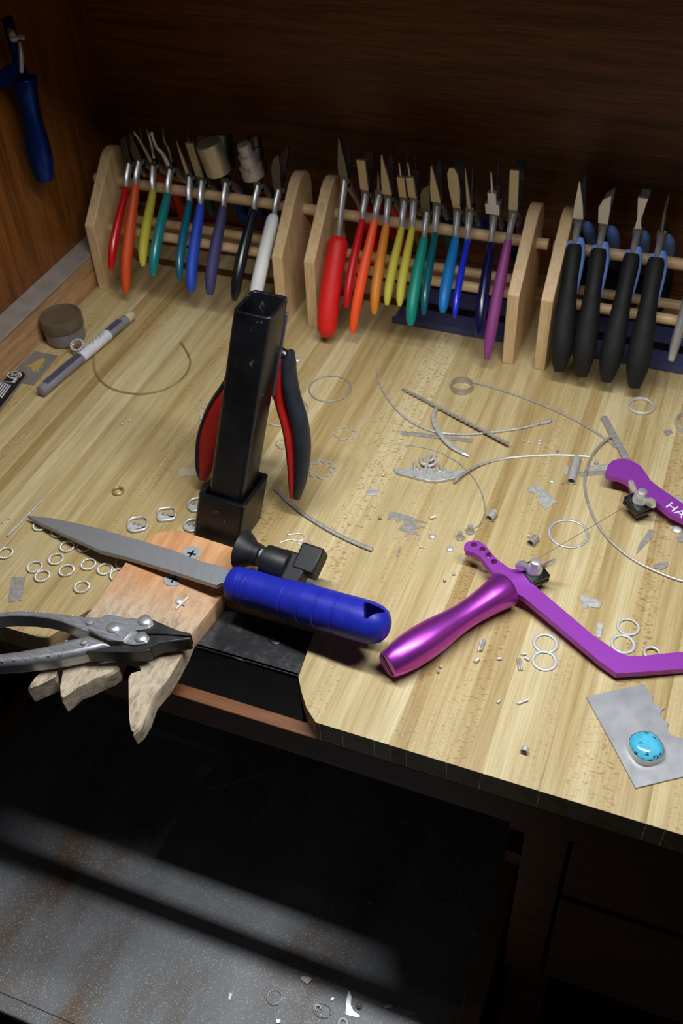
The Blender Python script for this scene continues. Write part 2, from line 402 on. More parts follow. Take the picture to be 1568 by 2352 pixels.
def jaw(kind, J, ln, side, m, t, lx):
    """one jaw; side -1 front, +1 rear"""
    mb = MB(); up = (Z+X*lx*.6+Y*(-.12 if side < 0 else .38)).normalized(); s = up.cross(X).normalized()
    b = J+up*.007+Y*.002*side
    if kind == 'flat':
        mb.obox(b+up*ln*.5, (X, s, up), (.0048, .0018, ln*.5))
    elif kind == 'wide':
        mb.prism([b-X*.004-s*.0015, b+X*.004-s*.0015, b+X*.0062-s*.0015+up*ln*.5, b+X*.0058-s*.0015+up*ln*.85, b+X*.003-s*.0015+up*ln, b-X*.003-s*.0015+up*ln, b-X*.0058-s*.0015+up*ln*.85, b-X*.0062-s*.0015+up*ln*.5], s*.003)
    elif kind == 'point':
        mb.prism([b-X*.0055-s*.002, b+X*.0055-s*.002, b+X*.0045-s*.002+up*ln*.35, b+X*.0006-s*.001+up*ln, b-X*.0006-s*.001+up*ln, b-X*.0045-s*.002+up*ln*.35], s*.0035)
    elif kind == 'needle':
        mb.tube([b, b+up*ln*.3, b+up*ln], [.0028, .0024, .0006], 8)
    elif kind == 'pin':
        mb.obox(b+up*ln*.3, (X, s, up), (.0042, .0022, ln*.3)); mb.tube([b+up*ln*.6, b+up*ln], [.0013, .001], 8)
    elif kind == 'box':
        mb.obox(b+up*ln*.12, (X, s, up), (.0075, .004, ln*.14)); mb.obox(b+up*ln*.4, (X, s, up), (.0045, .003, ln*.16)); mb.tube([b+up*ln*.5, b+up*ln*1.1], [.0016, .001], 8)
    elif kind == 'bent':
        mb.tube(cr([b, b+up*ln*.35-X*.003, b+up*ln*.6-X*.009, b+up*ln-X*.010], 5), [.003, .0026, .002, .0016], 8)
        if side < 0: mb.ball(b+up*ln-X*.010, .0028)
    elif kind == 'hook':
        mb.tube(cr([b, b+up*ln*.4-X*.002, b+up*ln*.8-X*.005, b+up*ln-X*.008], 5), [.0032, .0028, .002, .0008], 6, rb=[.002, .0018, .0014, .0006])
    elif kind == 'barrel':
        ax = (up-X*.12).normalized(); mb.lathe(b+ax*.006-X*.004, ax, [(0, .003), (.001, .0138), (.0015, .0145), (.037, .0145), (.038, .0136), (.0375, .005)], 28)
    elif kind == 'steps':
        ax = (up-X*.16).normalized()
        pr = [(0, .004), (.001, .0125), (.013, .0125), (.0135, .0132), (.0145, .0132), (.015, .0098), (.027, .0098), (.0275, .0104), (.0285, .0104), (.029, .0078), (.040, .0078), (.041, .0068)]
        mb.lathe(b+ax*.004-X*.002, ax, [(a, r*(1 if side < 0 else .92)) for a, r in pr], 26)
    elif kind == 'nip':
        mb.prism([b-X*.005-s*.003, b+X*.005-s*.003, b+X*.006-s*.002+up*ln*.6, b+X*.006+up*ln, b-X*.002+up*ln*.8, b-X*.006+up*ln*.5], s*.004)
    elif kind == 'fan':
        mb.prism([b-X*.0035-s*.003, b+X*.0035-s*.003, b+X*.002-s*.003+up*ln*.35, b+X*.0055-s*.001+up*ln, b-X*.0045-s*.001+up*ln, b-X*.002-s*.003+up*ln*.35], s*.004)
    part('jaw', mb, m, t, bevel=.0003)
def rack_pliers(name, label, col, top, tip, w, jk, ln=.036, gloss=.42, group='pliers hung in the corner rack', jm=None, yT=.935, yB=.866, shank=None, style='dip', raise_=.022, matname=None, jl=1.0, rx=0.0):
    T = PY(*top, yT); Bt = PY(*tip, yB)
    if Bt.z < .006: Bt = P(*tip, .006)
    rad = w/2*((T+Bt)/2-CAM).dot(fwd)/FOC
    lx = (T.x-Bt.x)/(T.z-Bt.z)
    J = V(T.x+lx*raise_*jl, .955, max(T.z+raise_, .127))
    t = thing(name, label, 'pliers', (T.x, .94, min(Bt.z, .02)), group)
    gm = mat(matname or ('grip_'+name+'_%d' % len(MATS)), col, gloss, 0, var=.08, ns=30, coat=.35 if gloss < .35 else 0)
    jm = jm or M_STEELG
    D = Bt-T
    def path(mir):
        pts = [T-D*.02, T+D*.12+V(0, -.001, 0), T+D*.4+V(0, -.005, 0), T+D*.72+V(0, -.006, 0), Bt]
        if mir: pts = [V(p.x+.0005+rx, min(2*J.y-p.y+.006, YB-.0075-rad), p.z) for p in pts]
        return cr(pts, 5)
    if style == 'dip': ra = [.62, .74, .82, .88, .94, 1, 1.03, 1.02, .96, .8, .42]
    elif style == 'fat': ra = [.55, .9, 1, 1, 1, 1, 1.02, 1.03, 1, .92, .35]
    else: ra = [.62, .74, .80, .80, .76, .76, .84, .96, 1.04, 1.06, 1.0, .72, .5]
    for mir in (0, 1):
        g = part('grip', MB().tube(path(mir), [q*rad for q in ra], 14, ref=X, rb=[q*rad*(1.0 if style != 'dip' else .85) for q in ra]), gm, t)
        p0 = path(mir)[0]
        if style == 'ergo':
            pp = path(mir); k = 7
            part('inner_grip', MB().tube([q+V(.0035 if not mir else .004, (.008 if not mir else -.006), .004) for q in pp[:k+4]], [q*rad*.8 for q in (.35, .7, .85, .8, .55)], 10, ref=X), M_LBLUE, g)
            part('collar', MB().tube([pp[0]+Z*.0008, pp[0]-Z*.002], rad*.70, 14, ref=X), M_LBLUE, g)
        sm = MB()
        sm.tube(cr([p0+V(0, 0, -.004), p0*.6+J*.4+V(0, -.0015 if not mir else .0015, 0), J], 4), shank or [.0042, .0046, .0052], 10, ref=X, rb=[.003, .0035, .004])
        part('shank', sm, M_STEEL, t)
    part('joint', MB().obox(J, (X, Y, Z), (.0048, .0042, .008)), M_STEELD, t, bevel=.0008)
    part('rivet', MB().lathe(J-X*.0053, X, [(0, .002), (.0005, .003), (.0101, .003), (.0106, .002)], 12), M_STEEL, t)
    jaw(jk, J, ln, 1, M_STEELD, t, lx); jaw(jk, J, ln, -1, jm, t, lx)  # rear jaw takes the darker steel: its dimness is put into the colour
    return t
M_LBLUE = mat('light_blue_grip', S(120, 158, 235), .45)
G1, G2, G3 = 'pliers hung in the corner rack', 'pliers hung in the middle rack', 'cutters hung in the third rack'
rp = rack_pliers
rp('pliers', 'bright red dipped pliers hung nearest the oak side panel', S(190, 8, 14), (289.5, 434), (255, 620), 23, 'nip', .03, .3, jm=M_STEELD)
rp('pliers', 'dark orange dipped pliers hanging low beside bright red pliers', S(214, 78, 28), (311, 429), (289.5, 674), 28, 'point', .03, .5, jm=M_STEELD)
rp('pliers', 'olive yellow pliers with bent jaws next to dark orange pliers', S(182, 172, 54), (351, 441), (328, 612), 25, 'hook', .036, .55)
rp('pliers', 'teal glossy pliers with shiny curved ball-tipped jaws', S(16, 122, 122), (384, 449), (351, 635), 27, 'bent', .038, .3, jm=M_STEEL)
rp('pliers', 'petrol blue glossy pliers with a single thin needle jaw', S(14, 92, 116), (434, 467), (412, 643), 23, 'needle', .04, .3)
rp('pliers', 'cobalt blue matt pliers with flat wide jaws', S(34, 74, 186), (460, 475), (439, 671), 30, 'flat', .042, .55)
rp('pliers', 'greyish indigo pliers carrying one large steel forming barrel', S(64, 60, 104), (512, 480), (482, 678), 31, 'barrel', .04, .6, jm=M_STEELG)
rp('pliers', 'black glossy pliers with stepped round steel barrels', (.006, .008, .012), (581, 486), (538, 691), 30, 'steps', .04, .25, jm=M_SILVERD)
rp('pliers', 'white handled pliers at the end of the corner rack behind the post', S(226, 228, 226), (628, 497), (583, 712), 31, 'nip', .04, .5, jm=M_STEELD, style='fat')
rp('pliers', 'thick red foam-gripped pliers with a long thin shank', S(214, 26, 22), (777, 548), (749.5, 775), 48, 'point', .045, .55, G2, jm=M_STEELD, style='fat', raise_=.052, yT=.922, yB=.862)
rp('pliers', 'slim crimson pliers with square flat jaws', S(192, 12, 22), (831, 509), (795, 707), 24, 'flat', .036, .4, G2)
rp('pliers', 'vivid orange matt pliers hanging lower than their neighbours', S(250, 88, 36), (859, 511), (809, 765), 28, 'needle', .024, .5, G2, jm=M_STEELD, jl=-.3, rx=.0035)
rp('pliers', 'amber brown pliers with long triangular jaws', S(206, 124, 38), (886, 520), (859, 722), 28, 'point', .046, .45, G2)
rp('pliers', 'lemon yellow pliers with pin jaws, hanging next to amber brown pliers', S(190, 178, 62), (921.5, 526), (888, 701), 24, 'pin', .04, .6, G2)
rp('pliers', 'lemon yellow pliers with pin jaws, hanging next to sea green pliers', S(190, 178, 62), (945.6, 527.6), (917, 703), 24, 'pin', .04, .6, G2)
rp('pliers', 'sea green thick dipped pliers beside yellow pair', S(12, 132, 116), (973, 551.6), (942, 748), 33, 'nip', .028, .4, G2, jm=M_STEELD)
rp('pliers', 'dark teal slim glossy pliers with pointed golden jaws', S(10, 84, 98), (999, 538.7), (973, 723.7), 22, 'point', .042, .28, G2)
rp('pliers', 'azure blue pliers with rounded jaws pierced by a hole', S(14, 110, 178), (1045.5, 551.6), (1016, 718), 31, 'wide', .046, .45, G2)
rp('pliers', 'royal blue very slim pliers with needle jaws', S(22, 44, 196), (1073, 553.5), (1043.7, 729), 19, 'needle', .046, .3, G2)
rp('pliers', 'navy blue glossy pliers with square steel block and pin', S(10, 14, 62), (1127, 562.7), (1099, 775.5), 30, 'box', .042, .25, G2, jm=M_STEEL)
rp('pliers', 'plum purple matt pliers, longest of the middle rack', S(140, 62, 128), (1165.7, 557), (1117.6, 825), 31, 'flat', .046, .55, G2)
E3 = dict(col=(.0055, .0055, .006), gloss=.68, group=G3, style='ergo', jm=M_STEEL, raise_=.016, matname='matt_black_grip')
rp('cutters', 'thick black ergonomic cutters with long pointed bright jaws', top=(1318.5, 567), tip=(1284, 852), w=50, jk='point', ln=.042, **E3)
rp('cutters', 'thick black ergonomic cutters with short angled bright jaws', top=(1375, 577), tip=(1335, 864), w=50, jk='nip', ln=.032, **E3)
rp('cutters', 'thick black ergonomic cutters with flared fan-shaped tip', top=(1451, 588.5), tip=(1392, 876), w=50, jk='fan', ln=.034, **E3)
E3['jm'] = M_STEELD
rp('cutters', 'thick black ergonomic cutters with dark blackened jaws', top=(1507, 598), tip=(1456, 890), w=52, jk='needle', ln=.034, **E3)

# parallel pliers with embossed handle at the end of the third rack
T = PY(1592, 640, .935); Bt = PY(1540, 828, .866); J = V(T.x+.006, .955, T.z+.02)
t = thing('pliers', 'silver parallel pliers with embossed handle hung beside black cutters', 'pliers', (T.x, .94, Bt.z), G3)
M_CHROME = mat('chrome', (.72, .73, .76), .32, .7, var=.1)
pth = cr([T, T*.7+Bt*.3+V(0, -.004, 0), T*.3+Bt*.7+V(0, -.005, 0), Bt], 6)
h = part('handle', MB().tube(pth, [.007, .010, .0115, .0115, .006], 14, ref=X, rb=[.004, .005, .005, .005, .003]), M_CHROME, t)
for k in range(7):
    q = pth[5+k]+V(0, -.005, 0)
    part('embossing', MB().tube([q+V(.0045*math.cos(a*.785), 0, .0035*math.sin(a*.785)) for a in range(8)], .0007, 6, closed=True, ref=Y), M_CHROME, h)
part('handle', MB().tube([V(p.x, min(2*J.y-p.y, YB-.012), p.z) for p in pth], [.006, .0085, .0095, .0095, .005], 12, ref=X, rb=[.004, .005, .005, .005, .003]), M_CHROME, t)
part('joint', MB().obox(J, (X, Y, Z), (.006, .012, .014)), M_CHROME, t, bevel=.001)
jaw('point', J, .04, 1, M_STEELD, t, .2); jaw('point', J, .04, -1, M_STEEL, t, .2)  # darker steel on the rear jaw paints in its shade

# low blue plastic tray behind the racks
M_BLUEPL = mat('blue_plastic', S(88, 92, 138), .4, 0, var=.15, trans=.35)
for xa, xb, lb in ((-.33, -.192, 'shallow translucent blue plastic tray lying behind the middle rack'), (-.141, .105, 'shallow translucent blue plastic tray lying behind the third rack')):
    bt = thing('plastic_tray', lb, 'tray', ((xa+xb)/2, .96, 0))
    part('tray_bottom', MB().box(xa, xb, .9285, 1.008, .0005, .0025), M_BLUEPL, bt)
    for (c_, d) in ((.926, .9285), (1.008, 1.0105)):
        part('tray_wall', MB().box(xa, xb, c_, d, .0005, .008), M_BLUEPL, bt)

# ============================================================ bench pin holder
LEAN = V(.16, .25, 1.0)
HP = .186
def leaned(p, z):                                # move a point at its own height up the leaning axis
    return p+LEAN*(z-p.z)
A = P(479.2, 1162, .03); Bm = P(555.5, 1197, .03)
Cr = P(587.7, 1132.8, .03)
wpost = .0348; ex = V(math.cos(.06), -math.sin(.06), 0); ey = V(-ex.y, ex.x, 0)
c0 = (A+Cr)/2-ex*.001                     # axis of the post at z = .03
def sq(c, h, rr=.003, n=3):
    out = []
    for sx, sy, a0 in ((1, -1, -90), (1, 1, 0), (-1, 1, 90), (-1, -1, 180)):
        for k in range(n+1):
            a = math.radians(a0+90*k/n)
            out.append(c+ex*(sx*(h-rr)+rr*math.cos(a))+ey*(sy*(h-rr)+rr*math.sin(a)))
    return out
def square_tube(z0, z1, ho, hi, rr):
    b = c0+LEAN*(z0-.03); off = LEAN*(z1-z0)
    return MB().prism([sq(b, ho, rr), sq(b, hi, rr*.6)], off)
holder = thing('bench_pin_holder', 'black steel bench pin holder with square socket bolted to the bench edge', 'holder', (c0.x, c0.y, 0))
base_l = [V(-.349, .478, -.0056), V(-.349, .431, -.0056), V(-.2385, .431, -.0056), V(-.2435, .478, -.0056)]
plate = part('base_plate', MB().prism(base_l, V(0, 0, -.0042)), M_SCUFF, holder, bevel=.0012)
part('screw', MB().lathe(P(635, 1465, -.0056), Z, [(0, .0075), (.0004, .007), (.0005, .004)], 20), M_BLACKM, plate)
part('front_plate', MB().prism([V(-.375, .431, -.0066), V(-.349, .431, -.0056), V(-.2385, .431, -.0056), V(-.2395, .431, -.085), V(-.375, .431, -.085)], V(0, .004, 0)), M_BLACKM, holder, bevel=.001)
part('socket', square_tube(.0, .046, wpost/2+.0066, wpost/2+.0024, .004), M_BLACKM, holder, bevel=.0006)
ns = P(577, 1270, .03); n2 = P(606, 1285, .034); sd = (P(700, 1318, .034)-n2); sd.z = 0; sd.normalize()
part('weld_nut', MB().lathe(ns-sd*.010, sd, [(0, .018), (.004, .0165), (.012, .0105), (.014, .0105), (.019, .0098), (.0195, .006)], 20), M_BLACKP, holder, bevel=.0006)
pr = []
for k in range(22): pr += [(k*.0009, .0047), (k*.0009+.00045, .0040)]
ts = thing('clamp_screw', 'black T-handled clamp screw with zinc thread beside the square socket', 'screw', (n2.x, n2.y, .02))
part('threaded_rod', MB().lathe(ns+sd*.008+V(0, 0, .003), sd, pr, 14), M_STEEL, ts)
kb = n2+sd*.001
part('knob_barrel', MB().lathe(kb, sd, [(0, .0125), (.001, .0138), (.022, .0142), (.0235, .013)], 24), M_BLACKP, ts)
sp_ = V(-sd.y, sd.x, 0)
bd = (sp_*.72+Z*.30).normalized()
part('knob_wing', MB().obox(kb+sd*.027+sp_*.0013+V(0, 0, -.002), (sd, bd, sd.cross(bd)), (.0125, .0135, .0085)), M_BLACKP, ts, bevel=.002)
part('knob_wing', MB().obox(kb+sd*.0375+sp_*.012+V(0, 0, .003), (sd, bd, sd.cross(bd)), (.0105, .0125, .0085)), M_BLACKP, ts, bevel=.002)

post = thing('square_post', 'tall black enamelled square steel tube leaning in the socket', 'post', (c0.x, c0.y, .004))
part('tube', square_tube(.008, .03+HP, wpost/2, wpost/2-.003, .005), M_BLACKM, post, bevel=.0005)
bk = c0+ey*(wpost/2+.0016)+ex*.0035
part('back_bar', MB().prism([leaned(bk+ex*sx+V(0, 0, 0), z) for sx, z in ((-.008, .20), (.0135, .20), (.0135, .125), (-.008, .125))], ey*.003), mat('mauve_grey_bar', S(118, 104, 124), .4, .6), post, bevel=.0004)

# pliers hung behind the post, handles either side of it
pb = c0+ey*(wpost/2+.0127)
pn = (LEAN.cross(ex)).normalized()
hang = thing('pliers', 'long pliers with red and black comfort handles hung behind the black post', 'pliers', (pb.x, pb.y, 0))
def HQ(a, b, off=0.0): return PP(a, b, pb+ey*off, pn)
HZ = lambda pts: zc(pts, 5.227, 440, 780)
outer = cr([HQ(*q) for q in HZ([(1190, 135), (1165, 300), (1175, 480), (1215, 700), (1285, 950), (1325, 1200), (1330, 1400), (1310, 1650), (1262, 1910)])], 5)
g = part('handle_cover', MB().tube(outer, [.0026, .0062, .0066, .0070, .0075, .0078, .0078, .0075, .0070, .0060, .003], 14, ref=pn, rb=[.004, .008, .009, .009, .009, .009, .008, .006, .003]), M_GRIPB, hang)
inner = cr([HQ(*q) for q in HZ([(1135, 170), (1080, 350), (1052, 560), (1085, 780), (1140, 980), (1185, 1200), (1205, 1450), (1208, 1700), (1208, 1900)])], 5)
part('handle_insert', MB().tube(inner, [.0015, .0052, .0072, .0062, .0050, .0050, .0050, .0048, .0040, .0034, .002], 12, ref=pn, rb=[.003, .007, .008, .008, .008, .008, .007, .005, .0025]), M_RED, hang)
part('finger_stop', MB().tube([HQ(*q) for q in HZ([(1015, 480), (1012, 700), (1040, 712)])], [.0035, .0035, .001], 8, ref=pn), M_RED, hang)
o2 = cr([HQ(*q) for q in HZ([(470, 440), (370, 590), (250, 790), (160, 1000), (110, 1200), (95, 1400), (100, 1560), (130, 1670)])], 5)
part('handle_cover', MB().tube(o2, [.003, .003, .003, .003, .003, .0028, .0022], 12, ref=pn, rb=[.007, .008, .008, .008, .007, .004]), M_GRIPB, hang)
i2 = cr([HQ(*q) for q in HZ([(470, 560), (380, 740), (290, 950), (230, 1150), (195, 1350), (165, 1550), (145, 1665)])], 5)
part('handle_insert', MB().tube(i2, [.006, .0105, .0125, .013, .012, .0098, .0065, .004], 14, ref=pn, rb=[.006, .008, .008, .008, .007, .005]), M_RED, hang)
hp = leaned(pb, .150)
part('joint', MB().lathe(hp, pn, [(-.005, .010), (-.004, .012), (.004, .012), (.005, .010)], 20), M_STEELD, hang)
for side, e in ((1, outer[3]), (-1, o2[2])):
    part('shank', MB().tube(cr([e, (e+hp)/2+LEAN*.006, hp], 5), [.0045, .005, .006], 10, ref=pn), M_STEELD, hang)
for sx in (-1, 1):
    part('jaw', MB().prism([hp+ex*sx*.0004, hp+ex*sx*.008, hp+ex*sx*.006+LEAN*.014, hp+ex*sx*.0018+LEAN*.027, hp+ex*sx*.0004+LEAN*.027], pn*.004), M_STEELD, hang, bevel=.0004)

# ============================================================ wooden bench pin
PZ = .0125
mm, N, L, B = nt('worn_pin_wood')
g0 = noise(N, L, 3, mscale=(34, 5, 34), detail=6); c = ramp(N, L, g0, [(.3, S(182, 122, 74)), (.5, S(208, 152, 104)), (.7, S(222, 172, 126))])
tcp = N.new('ShaderNodeTexCoord'); spx = N.new('ShaderNodeSeparateXYZ'); L.new(tcp.outputs['Object'], spx.inputs[0])
wn = noise(N, L, 26, detail=6, rough=.7); ad = N.new('ShaderNodeMath'); ad.operation = 'MULTIPLY_ADD'; L.new(wn, ad.inputs[0]); ad.inputs[1].default_value = -.12; L.new(spx.outputs[1], ad.inputs[2])
wk = ramp(N, L, ad.outputs[0], [(.0, (1, 1, 1)), (.045, (0, 0, 0))])
mpr = N.new('ShaderNodeMapRange'); mpr.inputs[1].default_value = -.11; mpr.inputs[2].default_value = -.035; mpr.inputs[3].default_value = 1; mpr.inputs[4].default_value = 0
L.new(ad.outputs[0], mpr.inputs[0])
worn = ramp(N, L, noise(N, L, 60, mscale=(3, 1, 3), detail=8, rough=.8), [(.32, S(118, 98, 78)), (.5, S(190, 172, 148)), (.7, S(222, 206, 184))])
c = mixc(N, L, mpr.outputs[0], c, worn)
pit = ramp(N, L, noise(N, L, 420, detail=3), [(.70, (0, 0, 0)), (.76, (1, 1, 1))]); c = mixc(N, L, pit, c, S(86, 62, 44))
L.new(c, B.inputs['Base Color']); B.inputs['Roughness'].default_value = .65; bump(N, L, B, noise(N, L, 120, mscale=(3, 1, 1), detail=6), .35, .001)
M_PIN = mm
pin_px = [(343, 1234), (358, 1224), (380, 1219), (414, 1218), (471, 1236), (536, 1257), (552, 1291), (518, 1357), (478, 1408), (439, 1457), (425, 1490), (405, 1528), (382, 1565), (352, 1600), (338, 1640), (322, 1668), (308, 1685), (301, 1680), (297, 1650), (296, 1610), (296, 1561), (303, 1549), (315, 1546), (326, 1542), (322, 1525), (306, 1505), (288, 1497), (276, 1512), (268, 1536), (258, 1545), (232, 1555), (214, 1561), (197, 1572), (176, 1580), (158, 1594), (142, 1606), (136, 1600), (134, 1578), (139, 1548), (142, 1530), (130, 1533), (123, 1555), (105, 1566), (84, 1576), (66, 1582), (65, 1574), (80, 1556), (105, 1534), (150, 1470), (200, 1411), (254, 1339), (293, 1286)]
rj = random.Random(5); lp = PL(pin_px, PZ)
pin = thing('bench_pin', 'worn wooden bench pin with notched fingers projecting from the bench', 'bench pin', (lp[0].x, .46, -.0052))
n = len(lp); off = .0180
mb = MB(); top = []; mid = []; low = []
ctr = sum(lp, Vector())/n
for i, p in enumerate(lp):
    worn_ = 15 <= i <= 45
    d = (ctr-p); d.z = 0; d.normalize()
    top.append(p+d*(.0016 if worn_ else .0005)+V(0, 0, 0 if not worn_ else -.0006*rj.random()))
    mid.append(p+V(rj.uniform(-1, 1), rj.uniform(-1, 1), 0)*(.0008 if worn_ else 0)-Z*(.003 if worn_ else .0006))
    low.append(p+V(rj.uniform(-1, 1), rj.uniform(-1, 1), 0)*(.0010 if worn_ else 0)+d*(.001 if worn_ else 0)-Z*off)
fs = [list(range(n)), [2*n+i for i in range(n)][::-1]]
for i in range(n):
    j = (i+1) % n; fs += [[i, n+i, n+j, j], [n+i, 2*n+i, 2*n+j, n+j]]
part('pin_block', mb.add(top+mid+low, fs), M_PIN, pin, smooth=30)
for a, b in ((440, 1272), (399, 1330)):
    s_ = part('screw', MB().lathe(P(a, b, PZ-.0002), Z, [(0, .0082), (.0006, .0088), (.0010, .0086), (.0011, .003)], 28), M_ZINC, pin)
    cc = P(a, b, PZ+.0009)
    part('cross_slot_shade', MB().obox(cc, (X, Y, Z), (.0042, .0009, .0004)).obox(cc, (X, Y, Z), (.0009, .0042, .0004)), M_BLACKP, s_)  # black bars on the head stand for shade inside the cross recess

# ============================================================ file
fpx = [(61, 1183), (122.4, 1190), (214, 1210), (321.4, 1240.6), (398, 1263.5), (457, 1287.5), (521, 1303.6), (527, 1315), (535, 1337), (518, 1337.5), (506, 1339), (496, 1343.6), (393, 1310.7), (293, 1280), (228.6, 1264), (171.4, 1237.5), (92, 1201)]
pt0 = P(61, 1183, .0078); pt1 = P(521, 1320, .0298)
fax = (pt1-pt0).normalized(); fn = Z-fax*fax.z; fn.normalize()
ftop = [PP(a, b, pt0, fn) for a, b in fpx]
mm, N, L, B = nt('cut_file_steel')
tcn = N.new('ShaderNodeTexCoord'); mp = N.new('ShaderNodeMapping'); mp.inputs['Rotation'].default_value = (0, 0, .7); L.new(tcn.outputs['Object'], mp.inputs[0])
h = None
for rz in (.9, -.5):
    w = N.new('ShaderNodeTexWave'); w.inputs['Scale'].default_value = 330; w.inputs['Distortion'].default_value = .3; mp = N.new('ShaderNodeMapping'); mp.inputs['Rotation'].default_value = (0, 0, rz)
    L.new(tcn.outputs['Object'], mp.inputs[0]); L.new(mp.outputs[0], w.inputs['Vector'])
    h = w.outputs['Fac'] if h is None else mixc(N, L, .5, h, w.outputs['Fac'])
L.new(ramp(N, L, h, [(.2, (.28, .29, .305)), (.8, (.46, .475, .50))]), B.inputs['Base Color']); B.inputs['Metallic'].default_value = .6; B.inputs['Roughness'].default_value = .5
bump(N, L, B, h, .4, .0003)
M_FILE = mm
fil = thing('hand_file', 'flat steel file with ribbed blue plastic handle lying across the bench pin', 'file', (pt1.x, pt1.y, .03))
part('blade', MB().prism(ftop, fn*-.0052), M_FILE, fil, bevel=.0005)
h0 = PP(528, 1332, pt0, fn)-fn*.003; h1 = P(893, 1443, .041)
hax = (h1-h0).normalized(); hl = (h1-h0).length
prof = [(0, .006), (.0006, .0120), (.002, .0142), (.005, .0151), (.011, .0155), (.0117, .0149), (.0127, .0149), (.0134, .0156)]
prof += [(.016, .0152), (.019, .0156), (.0197, .0150), (.0207, .0150), (.0214, .0157), (.035, .0152), (.048, .0153), (.055, .0161), (.0557, .0155), (.0567, .0155), (.0574, .0163)]
for t_ in (.072, .087, .103): prof += [(t_, .0171), (t_+.0007, .0163), (t_+.0017, .0163), (t_+.0024, .0172)]
prof = [q for q in prof if q[0] < hl-.03]+[(hl-.028, .0174), (hl-.018, .0172), (hl-.010, .0158), (hl-.005, .0132), (hl-.0015, .0085), (hl, .003)]
hb = MB().lathe(h0, hax, prof, 40, sx=1.0)
me = hb.mesh('tmp', Vector(), 0); ho = bpy.data.objects.new('tmp', me); COL.objects.link(ho)
hz = P(851, 1400, .058); hc = h0+hax*((hz-h0).dot(hax)); hup = (Z-hax*hax.z).normalized(); hs = hax.cross(hup)
tri = [hc+hs*.0098-hax*.002, hc-hax*.0098-hs*.0062, hc+hax*.0098-hs*.0062]
loop = []
for i in range(3):
    a, b, d = tri[i], tri[(i+1) % 3], tri[i-1]
    for f in (.28, .1): loop.append(a*(1-f)+d*f)
    for f in (.1, .28): loop.append(a*(1-f)+b*f)
cut = MB().prism([p+hup*.03 for p in loop], hup*-.06)
cme = cut.mesh('tmpc', Vector(), 0); co = bpy.data.objects.new('tmpc', cme); COL.objects.link(co)
bo = ho.modifiers.new('b', 'BOOLEAN'); bo.operation = 'DIFFERENCE'; bo.object = co; bo.solver = 'EXACT'
bpy.context.view_layer.update()
res = bpy.data.meshes.new_from_object(ho.evaluated_get(bpy.context.evaluated_depsgraph_get()))
bpy.data.objects.remove(ho); bpy.data.objects.remove(co)
hm = MB(); hm.add([v.co.copy() for v in res.vertices], [list(p.vertices) for p in res.polygons])
part('handle', hm, M_BLUEH, fil, smooth=38)

# ============================================================ parallel pliers lying on the pin
KZ = .0315
Kz = lambda pts: PL(zc(pts, 3.409, 0, 1380), KZ)
M_KN = mat('nickel_plate', (.44, .455, .49), .38, .7, var=.12, ns=90, bmp=.05, bs=600, ms=(1, 6, 1))
M_KD = mat('black_oxide', (.05, .05, .05), .4, .5, var=.3)
kp = thing('parallel_pliers', 'nickel plated parallel pliers with black jaws lying on the wooden pin', 'pliers', tuple(P(262, 1450, PZ)))
up_o = Kz([(-330, 190), (-150, 118), (0, 90), (150, 78), (300, 85), (450, 100), (560, 112), (680, 125), (820, 128)])
up_i = Kz([(690, 245), (600, 210), (480, 160), (380, 135), (250, 118), (100, 114), (0, 120), (-150, 150), (-330, 222)])
hu = part('handle', MB().prism(up_o+up_i, V(0, 0, -.015)), M_KN, kp, bevel=.001)
lo_ = Kz([(-330, 405), (-150, 408), (0, 400), (150, 382), (350, 345), (550, 290), (690, 252), (880, 335), (690, 392), (500, 432), (300, 462), (150, 478), (0, 488), (-150, 490), (-330, 480)])
hl_ = part('handle', MB().prism(lo_, V(0, 0, -.017)), M_KN, kp)
bev(hl_, .0045, 4)
part('body_block', MB().prism(Kz([(670, 392), (880, 350), (1150, 350), (1180, 380), (1130, 398), (700, 402)]), V(0, 0, -.013)), M_KD, kp, bevel=.0008)
def lay(pts, dz, th): return MB().prism([p+V(0, 0, dz) for p in Kz(pts)], V(0, 0, -th))
part('jaw', lay([(1190, 145), (1280, 185), (1400, 235), (1485, 252), (1500, 268), (1492, 276), (1300, 262), (1080, 258), (1060, 200), (1150, 150)], .0005, .012), M_KD, kp, bevel=.0012)
part('jaw', lay([(1080, 264), (1300, 268), (1495, 282), (1488, 300), (1260, 330), (1130, 385), (960, 385), (900, 372), (970, 340)], .0003, .014), M_KD, kp, bevel=.0012)
part('strap', lay([(940, 150), (1090, 143), (1160, 138), (1195, 160), (1207, 195), (1165, 228), (1070, 242), (1000, 215)], .002, .002), M_KN, kp, bevel=.0005)
part('strap', lay([(1065, 240), (1100, 278), (1160, 276), (1177, 305), (1150, 345), (1050, 357), (965, 345), (1000, 300)], .0022, .002), M_KN, kp, bevel=.0005)
part('side_plate', lay([(690, 240), (760, 180), (825, 130), (900, 132), (970, 150), (1020, 185), (1038, 225), (1065, 240), (970, 340), (880, 330), (780, 288)], .0035, .003), M_KN, kp, bevel=.0006)
for (a, b, r, z) in ((895, 230, .0058, .0036), (707, 170, .0038, .0002), (658, 330, .0030, .0002), (1137, 168, .0056, .0021), (1108, 302, .0054, .0023)):
    q = Kz([(a, b)])[0]+V(0, 0, z)
    part('rivet', MB().lathe(q, Z, [(0, r), (.0009, r*.98), (.0017, r*.8), (.002, r*.3)], 18), M_STEEL, kp)
